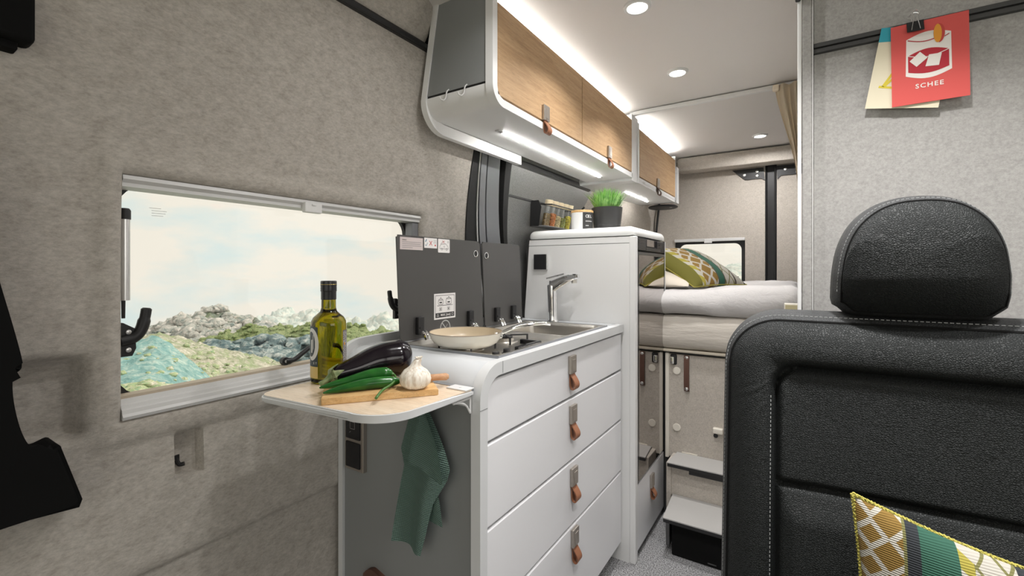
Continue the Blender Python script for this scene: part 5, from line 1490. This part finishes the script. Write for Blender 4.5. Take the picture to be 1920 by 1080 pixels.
stripes_seat = [(0.0, 'dia'), (0.118, 'olv'), (0.127, 'nav'), (0.160, 'grn'), (0.245, 'tri'), (0.275, 'dia2'), (0.37, 'nav'), (0.42, 'dia'), (0.62, 'grn'), (0.80, 'whi'), (0.90, 'nav')]
M['cushion_a'] = cushion_mat('woven_cushion_seat', 0.38, 0.55, stripes_seat, 30)
stripes_bed = [(0.0, 'moss'), (0.16, 'tri'), (0.22, 'dia'), (0.45, 'brown'), (0.465, 'grn'), (0.56, 'brown'), (0.575, 'dia2'), (0.74, 'brown'), (0.77, 'whi'), (0.90, 'nav'), (0.95, 'grn')]
M['cushion_b'] = cushion_mat('woven_cushion_bed', 0.42, 0.8, stripes_bed, 14.0)

# patterned cushion leaning over on the bed
pillow('cushion', frame((-0.42, 2.215, 1.040), (0.46, 0.888, 0.01), (-0.79, 0.39, 0.47)), 0.40, 0.38, 0.070, 'cushion_b', 'woven olive, green and white patterned cushion leaning on the bed', group='patterned cushions', piping=0.003, exponent=2.4)
pillow('pillow', frame((-0.85, 2.175, 1.052), (1, 0.04, -0.02), (0.0, 0.9, 0.20)), 0.41, 0.34, 0.045, 'pillow_beige', 'plain sand coloured pillow under the patterned cushion on the bed', 'pillow')

# ---- curtain at the partition
bm = B(); us_ = lin(0, 1, 30); zs_ = lin(1.885, 1.20, 24)
def cur(u, z):
    t = ss(1.89, 1.45, z)
    xl = -0.096 + 0.080 * t ** 0.8; xr = -0.004
    return V(xl + (xr - xl) * u, 2.175 + 0.022 * math.sin(u * 13 + 0.6) * (0.7 + 0.3 * t), z)
grid(bm, us_, zs_, cur); bmesh.ops.solidify(bm, geom=list(bm.faces), thickness=0.003)
ct = obj('curtain', bm, 'curtain', smooth=True, label='cream curtain gathered at the partition edge', cat='curtain')
bm = B(); box(bm, -0.104, -0.080, 2.165, 2.19, 1.862, 1.888, 0.006, 3); obj('curtain_glider', bm, 'curtain', ct, smooth=True)

# ================================================================== SEAT
SL, SR, SB, ST = -0.104, 0.392, 0.42, 1.037
SC = 0.075      # corner radius
def seat_y(z): return 0.868 + 0.13 * (z - 1.05)
seat = thing('bench_seat', (0.14, 0.90, 0.0), 'anthracite leather seat with headrest in front of the grey partition', 'seat')
def zlim(x):
    d = min(x - SL, SR - x)
    if d >= SC: return SB, ST
    k = SC - math.sqrt(max(0, SC * SC - (SC - d) ** 2))
    return SB + k, ST - k
def rr_sdf(x, z, x0, x1, z0, z1, r_):
    cx_, cz_ = (x0 + x1) / 2, (z0 + z1) / 2
    qx, qz = abs(x - cx_) - (x1 - x0) / 2 + r_, abs(z - cz_) - (z1 - z0) / 2 + r_
    return math.hypot(max(qx, 0), max(qz, 0)) + min(max(qx, qz), 0) - r_
PL, PR, PB, PT = -0.036, 0.312, 0.44, 0.966
def seat_front(x, z):
    d = -rr_sdf(x, z, SL, SR, SB, ST, SC)            # depth inside the outline
    p = rr_sdf(x, z, PL, PR, PB, PT, 0.034)          # <0 inside the panel
    y = 0.0
    y -= 0.016 * (1 - math.exp(-max(d, 0) / 0.014))  # soft front edge
    bol = max(0, min(1, d / 0.08))
    y -= 0.010 * math.sin(math.pi * bol) if p > 0 else 0
    y += 0.013 * math.exp(-(p / 0.0055) ** 2)        # seam
    y += 0.006 * (1 - math.exp(-max(-p, 0) / 0.03)) if p < 0 else 0
    if p < 0:
        zz_ = 0.787 + 0.02 * (x - PL)
        y += 0.011 * math.exp(-((z - zz_) / 0.005) ** 2) * ss(0, 0.01, -p)
        y -= 0.014 * ss(zz_, zz_ - 0.05, z) * ss(0, 0.03, -p)   # lower pad bulges forward
    # creases radiating from the corner of the panel
    cx_, cz_ = PL + 0.012, PT - 0.014
    dx_, dz_ = x - cx_, z - cz_
    rr = math.hypot(dx_, dz_); ang = math.atan2(dz_, dx_)
    if p > 0 and dx_ < 0.03 and rr < 0.10:
        fall = ss(0.10, 0.02, rr) * ss(0.0, 0.012, p)
        y += 0.0011 * math.sin(ang * 27 + 4.0 * noise.noise(V(ang * 3.0, rr * 25, 0))) * fall * max(0, 0.35 + noise.noise(V(ang * 4.0, 3.1, rr * 12)))
    return seat_y(z) + y
def slab(name, parent, m, x0, x1, zl, front, depth, nx, nz, medge=None, back_shrink=0.0):
    t_ = [0.5 - 0.5 * math.cos(math.pi * k / nx) for k in range(nx + 1)]
    xs = [x0 + (x1 - x0) * (0.35 * a + 0.65 * k / nx) for k, a in enumerate(t_)]
    bm = B(); vv = []
    for x in xs:
        a, b = zl(x); vv.append([bm.verts.new((x, front(x, z), z)) for z in lin(a, b, nz)])
    for i in range(nx):
        for j in range(nz): bm.faces.new((vv[i][j], vv[i + 1][j], vv[i + 1][j + 1], vv[i][j + 1]))
    return bm, vv, xs
bm, vv, xs = slab('b', seat, None, SL, SR, zlim, seat_front, 0.1, 190, 190)
loop = [vv[0][j] for j in range(len(vv[0]))] + [c[-1] for c in vv[1:]] + [vv[-1][j] for j in range(len(vv[0]) - 2, -1, -1)] + [c[0] for c in vv[-2:0:-1]]
seam_pts = [v.co.copy() for v in loop]
obj('backrest_front', bm, 'leather_black', seat, smooth=True, angle=80, label='grained anthracite leather front with inset panel')
def boxing(pts, steps, m, name, parent):
    """side band from the seam towards the back; steps = (dy, grow)"""
    c = sum(pts, V(0, 0, 0)) / len(pts); n_ = len(pts); rings = []
    nrm = []
    for i in range(n_):
        t = (pts[(i + 1) % n_] - pts[i - 1]); e = V(t.z, 0, -t.x).normalized() if t.length > 1e-7 else V(0, 0, 1)
        if e.dot(V(pts[i].x - c.x, 0, pts[i].z - c.z)) < 0: e = -e
        nrm.append(e)
    for dy, g in steps: rings.append([p + V(0, dy, 0) + e * g for p, e in zip(pts, nrm)])
    bm = B(); loft(bm, rings, True, False)
    vsb = bm.verts[:]
    bm.verts.ensure_lookup_table(); bm.faces.new([bm.verts[(len(rings) - 1) * n_ + k] for k in range(n_)])
    return obj(name, bm, m, parent, smooth=True, angle=60), rings
sparse = seam_pts[::2]
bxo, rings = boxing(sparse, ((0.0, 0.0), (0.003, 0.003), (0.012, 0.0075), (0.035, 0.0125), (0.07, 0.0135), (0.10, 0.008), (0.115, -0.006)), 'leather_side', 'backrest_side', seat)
bm = B(); tube(bm, sparse + sparse[:1], 0.0022, 6); obj('piping', bm, 'black_soft', seat, smooth=True)
def stitches(name, parent, line, l_=0.0042, gap=0.0022, r_=0.0007):
    """dashed thread along a polyline"""
    bm = B(); acc = 0; on = True; start = line[0]
    for a, b in zip(line, line[1:]):
        L = (b - a).length; pos = 0
        while pos < L:
            need = (l_ if on else gap) - acc
            if pos + need <= L:
                pos += need; p = a.lerp(b, pos / L)
                if on and (p - start).length > 1e-4: tube(bm, [start, p], r_, 4)
                start = p; on = not on; acc = 0
            else:
                acc += L - pos; pos = L
    return obj(name, bm, 'stitch', parent, kind='stuff')
e_ = rings[2]
stitches('stitching', seat, [p + V(0, -0.001, 0) for p in e_ if p.x < 0.30 and p.z > 0.60])
stitches('stitching', seat, [V(PL - 0.006, seat_front(PL - 0.006, z) - 0.0006, z) for z in lin(0.62, 0.925, 60)], 0.0035, 0.003)
# headrest
hprof = smooth_curve([(0.0515, 1.082), (0.0530, 1.115), (0.0590, 1.152), (0.0720, 1.183), (0.0920, 1.205), (0.115, 1.2165), (0.1415, 1.2195), (0.168, 1.2170), (0.190, 1.2080), (0.2110, 1.187), (0.2250, 1.155), (0.2310, 1.115), (0.2325, 1.082)], 6)
hprof = [(p.x, p.y) for p in hprof]
def hz_lim(x):
    xx = min(max(x, 0.0515), 0.2325); top = interp(hprof, xx)
    d = min(xx - 0.0515, 0.2325 - xx); bot = 1.056 + 0.014 * (1 - ss(0, 0.02, d))
    return min(bot, top - 0.001), top
def head_front(x, z):
    a, b = hz_lim(x); cx_ = 0.142
    s = (x - cx_) / 0.0925; q = (z - 1.06) / 0.17
    dome = max(0, 1 - s * s) ** 0.5
    edge = min(max(0, b - z), max(0, 0.0925 - abs(x - cx_)))
    return 0.866 - 0.022 * (1 - math.exp(-edge / 0.022)) - 0.012 * dome * (0.4 + 0.6 * math.sin(math.pi * min(1, max(0, q)))) + 0.030 * max(0, (1.115 - z) / 0.06) ** 2.2 + 0.05 * max(0, z - 1.15)
bm, hv, xs = slab('h', seat, None, 0.0517, 0.2323, hz_lim, head_front, 0.1, 110, 90)
hl = [hv[0][j] for j in range(len(hv[0]))] + [c[-1] for c in hv[1:]] + [hv[-1][j] for j in range(len(hv[0]) - 2, -1, -1)] + [c[0] for c in hv[-2:0:-1]]
hpts = [v.co.copy() for v in hl]
hr = obj('headrest', bm, 'leather_black', seat, smooth=True, angle=80, label='rounded grained leather headrest')
# resample the rim evenly
def resample(pts, n_):
    pts = pts + pts[:1]; L = [0]
    for a, b in zip(pts, pts[1:]): L.append(L[-1] + (b - a).length)
    out = []; k = 0
    for i in range(n_):
        t = L[-1] * i / n_
        while L[k + 1] < t: k += 1
        out.append(pts[k].lerp(pts[k + 1], (t - L[k]) / max(1e-9, L[k + 1] - L[k])))
    return out
hpts = resample(hpts, 160)
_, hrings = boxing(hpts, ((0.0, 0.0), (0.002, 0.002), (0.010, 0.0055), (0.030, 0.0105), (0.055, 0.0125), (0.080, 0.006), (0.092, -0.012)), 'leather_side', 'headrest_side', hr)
bm = B(); tube(bm, hpts + hpts[:1], 0.0016, 6); obj('headrest_piping', bm, 'black_soft', hr, smooth=True)
stitches('headrest_stitching', hr, [p + V(0, -0.0008, 0) for p in hrings[2] if p.z > 1.085], 0.0036, 0.002, 0.0006)
for x in (0.09, 0.187):
    bm = B(); tube(bm, [(x, 0.915, 1.03), (x, 0.915, 1.08)], 0.006, 10); obj('headrest_post', bm, 'chrome', hr, smooth=True)
bm = B(); soft_box(bm, SL - 0.005, SR + 0.005, 0.42, 0.86, 0.40, 0.55, 0.05, 0.03); obj('seat_base', bm, 'leather_black', seat, smooth=True)
bm = B(); box(bm, SL + 0.03, SR - 0.03, 0.48, 0.95, 0.0, 0.41, 0.01); obj('seat_box', bm, 'black_soft', seat)
# neighbouring backrest
bm = B(); soft_box(bm, 0.402, 0.90, 0.86, 0.985, 0.42, 1.045, 0.045, 0.025)
for v in bm.verts: v.co.y += 0.13 * (v.co.z - 1.05)
# patterned cushion leaning on the seat
pillow('cushion', frame((0.048, 0.665, 0.540), (1.0, 0.0, -0.075), (0.02, 0.18, 0.98)), 0.38, 0.30, 0.045, 'cushion_a', 'woven green, mustard and white patterned cushion leaning on the leather seat', group='patterned cushions', piping=0.0028, exponent=3.2, top_bow=-0.02)
bm.free()

# ================================================================== POSTCARDS AND CLIP
c2 = thing('postcard', (0.15, 1.088, 1.42), 'cream and turquoise postcard half hidden behind the red one', 'postcard', 'postcards on the partition')
fr2 = frame((0.099, 1.0885, 1.427), (1, 0, -0.17), (0.17, 0, 1))
fr2.translation = V(0.1005, 1.0885, 1.4265)
bm = B(); flat(bm, rect2(0, 0, 0.105, 0.148), fr2, 0, th=0.0004)
for v in bm.verts: pass
obj('card', bm, 'card_cream', c2)
bm = B(); flat(bm, rect2(0.0, 0.122, 0.105, 0.148), fr2, 0.0006, 0)
poly2(bm, [(0.044, 0.120), (0.040, 0.085), (0.020, 0.040)], 0.004, fr2, 0.0006, 1); poly2(bm, [(0.014, 0.040), (0.045, 0.036), (0.06, 0.034)], 0.004, fr2, 0.0006, 1); poly2(bm, [(0.022, 0.040), (0.034, 0.056), (0.060, 0.054)], 0.0035, fr2, 0.0007, 1)
flat(bm, circ2(0.040, 0.122, 0.006, 14), fr2, 0.0007, 2)
obj('print', bm, ['print_teal', 'print_yellow', 'print_orange'], c2)
c1 = thing('postcard', (0.19, 1.086, 1.42), 'red postcard with a printed drink and the word SCHEE', 'postcard', 'postcards on the partition')
fr1 = frame((0.1400, 1.0855, 1.4205), (1, 0, 0.012), (-0.012, 0, 1))
bm = B(); flat(bm, rect2(0, 0, 0.1045, 0.1475), fr1, 0, th=0.0004); obj('card', bm, 'card_red', c1)
bm = B()
flat(bm, [(0.020, 0.052), (0.0215, 0.118)] + [(0.0215 + 0.060 * t, 0.118 + 0.0085 * math.sin(math.pi * t)) for t in lin(0, 1, 12)] + [(0.0815, 0.118), (0.082, 0.052)] + [(0.082 - 0.062 * t, 0.052 - 0.009 * math.sin(math.pi * t)) for t in lin(0, 1, 12)][1:-1], fr1, 0.0006, 0)
flat(bm, [(0.0235, 0.058), (0.0235, 0.088)] + [(0.0235 + 0.055 * t, 0.088 + 0.008 * math.sin(math.pi * t)) for t in lin(0, 1, 12)] + [(0.0785, 0.058)] + [(0.0785 - 0.055 * t, 0.058 - 0.006 * math.sin(math.pi * t)) for t in lin(0, 1, 12)][1:-1], fr1, 0.0008, 1)
poly2(bm, [(0.0235 + 0.055 * t, 0.088 - 0.007 * math.sin(math.pi * t)) for t in lin(0, 1, 12)], 0.0013, fr1, 0.0010, 0)
poly2(bm, [(0.0235 + 0.040 * t, 0.1165 - 0.007 * math.sin(math.pi * t * 0.8)) for t in lin(0, 1, 10)], 0.0016, fr1, 0.0010, 1)
line2(bm, (0.073, 0.111), (0.079, 0.1145), 0.0014, fr1, 0.0010, 1)
flat(bm, [(0.0255, 0.078), (0.040, 0.092), (0.050, 0.079), (0.035, 0.066)], fr1, 0.0012, 0); flat(bm, [(0.052, 0.084), (0.069, 0.083), (0.065, 0.062), (0.047, 0.064)], fr1, 0.0012, 0)
flat(bm, circ2(0.0640, 0.119, 0.0055, 18, 0.0165), fr1, 0.0012, 2); flat(bm, circ2(0.0655, 0.119, 0.0080, 18, 0.0170, -90, 90), fr1, 0.0011, 3)
text(bm, 'SCHEE', 0.0112, frame(fr1 @ V(0.052, 0.027, 0), (1, 0, 0.012), (-0.012, 0, 1)), 0.0008, 0, 'CENTER', 1.25)
obj('print', bm, ['print_white', 'print_red', 'print_orange', 'ink_red'], c1)
CLIP0 = len(bpy.data.objects)
cl = thing('binder_clip', (0.175, 1.085, 1.55), 'black binder clip with wire loops holding the postcards', 'clip')
bm = B(); prism(bm, [(0.1605, 1.0900, 1.5685), (0.1605, 1.0895, 1.5705), (0.1605, 1.0845, 1.5500), (0.1605, 1.0825, 1.5500)], (0.0235, 0, 0)); prism(bm, [(0.1605, 1.0900, 1.5685), (0.1605, 1.0905, 1.5705), (0.1605, 1.0955, 1.552), (0.1605, 1.0945, 1.552)], (0.0235, 0, 0))
obj('clip_body', bm, 'black', cl)
bm = B(); tube(bm, smooth_curve([(0.1665, 1.0825, 1.5525), (0.1685, 1.084, 1.565), (0.1700, 1.085, 1.576), (0.1665, 1.0855, 1.584), (0.172, 1.0855, 1.5895), (0.1775, 1.0855, 1.584), (0.1745, 1.085, 1.576), (0.1765, 1.084, 1.565), (0.1785, 1.0825, 1.5525)], 5), 0.0006, 6)
tube(bm, smooth_curve([(0.166, 1.094, 1.555), (0.168, 1.094, 1.576), (0.163, 1.094, 1.580), (0.170, 1.094, 1.588), (0.178, 1.094, 1.585), (0.175, 1.094, 1.576), (0.178, 1.094, 1.555)], 5), 0.0006, 6)
obj('wire_handle', bm, 'chrome', cl, smooth=True)
cl.location.y -= 0.0045

# ================================================================== LANDSCAPE OUTSIDE
def sight(u, v, t):
    """world point seen from the eye height along a bearing, t metres out (used to survey the hills)"""
    k = (u - 960) / F_PX; s_, c_ = math.sin(YAW), math.cos(YAW)
    return V((-s_ + c_ * k) * t, (c_ + s_ * k) * t, EYE + (HORIZON - v) / F_PX * t)
def hillmat(name, stops, scale, bump=1.0, dist=1.0, green=None):
    m = mat(name, (0.5, 0.5, 0.5), 0.95); n = N(m)
    a = n.noise(n.mapping(), scale, 8, 0.68, 0.5)
    c = n.ramp(a, stops)
    if green:
        b = n.noise(n.mapping(), scale * 0.35, 6, 0.7)
        c = n.mix(n.ramp(b, [(0.45, (0, 0, 0)), (0.58, (1, 1, 1))]), c, green)
    n.color(c); n.bump(a, bump, dist)
    return m
M['rock_far'] = hillmat('haze_tinted_rock', [(0.3, (0.46, 0.58, 0.57)), (0.5, (0.66, 0.70, 0.66)), (0.7, (0.85, 0.80, 0.74))], 0.2, 0.6, 3)  # distance haze put into the rock colour as pale, bluish tones
M['rock_mid'] = hillmat('grey_white_rock', [(0.32, (0.16, 0.24, 0.24)), (0.46, (0.38, 0.43, 0.40)), (0.56, (0.62, 0.60, 0.55)), (0.70, (0.90, 0.80, 0.74))], 0.55, 1.0, 2.5, (0.30, 0.36, 0.24))
M['cliff'] = hillmat('blue_grey_cliff', [(0.34, (0.05, 0.13, 0.16)), (0.5, (0.15, 0.25, 0.27)), (0.6, (0.36, 0.47, 0.47)), (0.74, (0.75, 0.76, 0.72))], 0.9, 1.0, 1.5)
M['meadow'] = hillmat('green_scrub', [(0.3, (0.16, 0.24, 0.10)), (0.5, (0.30, 0.37, 0.16)), (0.7, (0.52, 0.52, 0.30))], 2.6, 0.8, 0.5)
M['gravel'] = hillmat('pale_gravel_ground', [(0.36, (0.30, 0.32, 0.22)), (0.5, (0.60, 0.56, 0.45)), (0.64, (0.86, 0.80, 0.71))], 3.0, 0.8, 0.25, (0.36, 0.42, 0.24))
M['haze_teal_scrub'] = hillmat('haze_tinted_heath', [(0.3, (0.14, 0.30, 0.29)), (0.48, (0.25, 0.44, 0.43)), (0.6, (0.44, 0.58, 0.53)), (0.75, (0.74, 0.76, 0.69))], 4.5, 0.8, 0.1)  # teal imitates haze over the near slope, mixed straight into its colour
M['bush'] = hillmat('pale_heath_bush', [(0.3, (0.16, 0.32, 0.22)), (0.5, (0.42, 0.48, 0.26)), (0.65, (0.72, 0.66, 0.58)), (0.8, (0.62, 0.72, 0.72))], 9, 0.8, 0.03)
SLOPES = {}
M['boulder'] = hillmat('pale_boulder', [(0.35, (0.26, 0.32, 0.31)), (0.5, (0.56, 0.55, 0.51)), (0.68, (0.92, 0.83, 0.78))], 0.5, 1.0, 1.0)
M['cliff_rock'] = hillmat('blue_grey_boulder', [(0.35, (0.07, 0.13, 0.155)), (0.50, (0.22, 0.30, 0.31)), (0.66, (0.72, 0.73, 0.70))], 0.8, 1.0, 0.6)
def hill(name, crest, base_v, tc_, tb_, m, label, cat='hill', amp=1.0, freq=0.1, nu=200, nr=60, shape=1.0, face=None):
    u0, u1 = crest[0][0], crest[-1][0]
    def fn(u, q):
        cv = interp(crest, u); bv = interp(base_v, u)
        if q <= 1:
            a, b = sight(u, bv, tb_), sight(u, cv, tc_)
            p = a.lerp(b, q); p.z = a.z + (b.z - a.z) * (q ** shape)
        else:
            b = sight(u, cv, tc_); p = sight(u, cv, tc_ * (1 + 0.5 * (q - 1))); p.z = b.z - (q - 1) * 0.12 * tc_
        w_ = noise.fractal(V(p.x * freq, p.y * freq, p.z * freq * 0.5), 0.75, 2.2, 8)
        p.z += w_ * amp * (0.35 + 0.65 * min(1, q))
        return p
    SLOPES[label] = (fn, u0, u1)
    bm = grid(B(), lin(u0, u1, nu), lin(0, 1, nr) + [1.15, 1.4, 1.8], fn)
    if face:
        zs_ = [(f, f.calc_center_median()) for f in bm.faces]
        for i_, f in enumerate(bm.faces):
            f.material_index = 1 if (i_ % (nr + 3)) >= int(nr * face) else 0
    return obj(name, bm, m, smooth=True, angle=75, label=label, cat=cat)
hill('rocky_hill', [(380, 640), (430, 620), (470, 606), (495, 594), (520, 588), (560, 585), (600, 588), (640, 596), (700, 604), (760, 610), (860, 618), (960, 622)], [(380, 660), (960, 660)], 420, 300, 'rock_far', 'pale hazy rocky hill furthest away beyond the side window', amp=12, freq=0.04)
hill('rocky_hill', [(120, 650), (230, 640), (285, 626), (310, 612), (340, 598), (375, 588), (400, 588), (430, 593), (460, 601), (490, 608), (530, 618), (600, 632)], [(120, 680), (600, 680)], 190, 120, 'rock_mid', 'rocky grey and white hill left of the bottle beyond the window', amp=4.5, freq=0.10)
hill('green_plateau', [(330, 660), (380, 640), (430, 626), (480, 619), (540, 613), (600, 609), (660, 611), (720, 618), (800, 630), (900, 640)], [(330, 690), (420, 690), (560, 716), (900, 740)], 85, 55, ['cliff', 'meadow'], 'green topped plateau with a dark rocky cliff beyond the window', cat='plateau', amp=1.8, freq=0.22, shape=1.2, face=0.70, nr=34)
hill('gravel_ridge', [(60, 640), (180, 634), (260, 630), (300, 628), (340, 634), (400, 648), (460, 662), (520, 680), (580, 694), (660, 706), (760, 714)], [(60, 830), (760, 830)], 34, 9, 'gravel', 'pale gravel ridge sloping down to the right outside the window', cat='slope', amp=0.45, freq=0.7, nu=120, nr=50)
hill('heath_slope', [(-80, 668), (60, 656), (170, 648), (250, 640), (285, 638), (320, 650), (355, 672), (385, 700), (410, 730), (450, 790)], [(-80, 860), (450, 860)], 12.5, 5.5, 'haze_teal_scrub', 'heath covered slope tinted teal for haze in the left part of the window', cat='slope', amp=0.16, freq=1.6, nu=100, nr=50)
def scrub(name, m, label, spots, seed):
    """countless low shrubs and stones sitting on a slope, one object of kind stuff"""
    rnd = random.Random(seed); tmp = B(); bmesh.ops.create_icosphere(tmp, subdivisions=2, radius=1.0)
    tv = [v.co.copy() for v in tmp.verts]; tf = [[v.index for v in f.verts] for f in tmp.faces]; tmp.free()
    vs_, fs_ = [], []
    for (p, r_) in spots:
        off = V(rnd.uniform(0, 90), rnd.uniform(0, 90), 0); sq = rnd.uniform(0.45, 0.8); k0 = len(vs_)
        for d_ in tv:
            q = d_ * (r_ * (1 + 0.55 * noise.fractal(d_ * 2.6 + off, 0.7, 2.1, 4))); q.z *= sq; vs_.append(q + p)
        fs_ += [[i_ + k0 for i_ in f] for f in tf]
    me = bpy.data.meshes.new('tmp'); me.from_pydata(vs_, [], fs_); bm = B(); bm.from_mesh(me); bpy.data.meshes.remove(me)
    return obj(name, bm, m, smooth=True, angle=90, label=label, cat='scrub', kind='stuff')
def spots_on(key, n_, seed, qa, qb, ra, rb, ua=None, ub=None):
    fn, u0, u1 = SLOPES[key]; rnd = random.Random(seed); out = []
    for _ in range(n_):
        u = rnd.uniform(ua or u0, ub or u1); q = qa + (qb - qa) * rnd.random(); out.append((fn(u, q), rnd.uniform(ra, rb)))
    return out
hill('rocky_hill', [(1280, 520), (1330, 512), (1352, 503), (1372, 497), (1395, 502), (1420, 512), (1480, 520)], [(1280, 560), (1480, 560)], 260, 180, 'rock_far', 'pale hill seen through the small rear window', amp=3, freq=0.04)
G_, H_ = 'pale gravel ridge sloping down to the right outside the window', 'heath covered slope tinted teal for haze in the left part of the window'
R_, P_ = 'rocky grey and white hill left of the bottle beyond the window', 'green topped plateau with a dark rocky cliff beyond the window'
scrub('ridge_scrub', 'bush', 'low olive scrub and stones scattered over the gravel ridge', spots_on(G_, 170, 3, 0.02, 0.95, 0.04, 0.22, 230, 640) + spots_on(G_, 130, 12, 0.05, 0.55, 0.05, 0.16, 330, 480), 1)
scrub('heath_scrub', 'bush', 'pale heath shrubs in the lower left corner of the window', spots_on(H_, 260, 4, 0.0, 0.42, 0.06, 0.20, 190, 400) + spots_on(H_, 60, 9, 0.3, 0.9, 0.03, 0.10, 190, 380), 2)
scrub('crest_boulders', 'boulder', 'pale boulders covering the rocky hill beyond the window', spots_on(R_, 420, 5, 0.35, 1.02, 0.6, 3.2, 280, 540), 3)
scrub('cliff_boulders', 'cliff_rock', 'grey boulders on the dark cliff below the green plateau', spots_on(P_, 320, 6, 0.05, 0.66, 0.4, 1.6, 380, 760), 4)
scrub('plateau_scrub', 'meadow', 'green scrub growing on top of the plateau', spots_on(P_, 260, 8, 0.70, 1.03, 0.2, 0.8, 380, 760), 5)
bm = grid(B(), lin(-3.2, 14, 20), lin(-14, 14, 28), lambda x, y: V(x, y, -0.75))
obj('ground', bm, 'gravel', kind='structure')
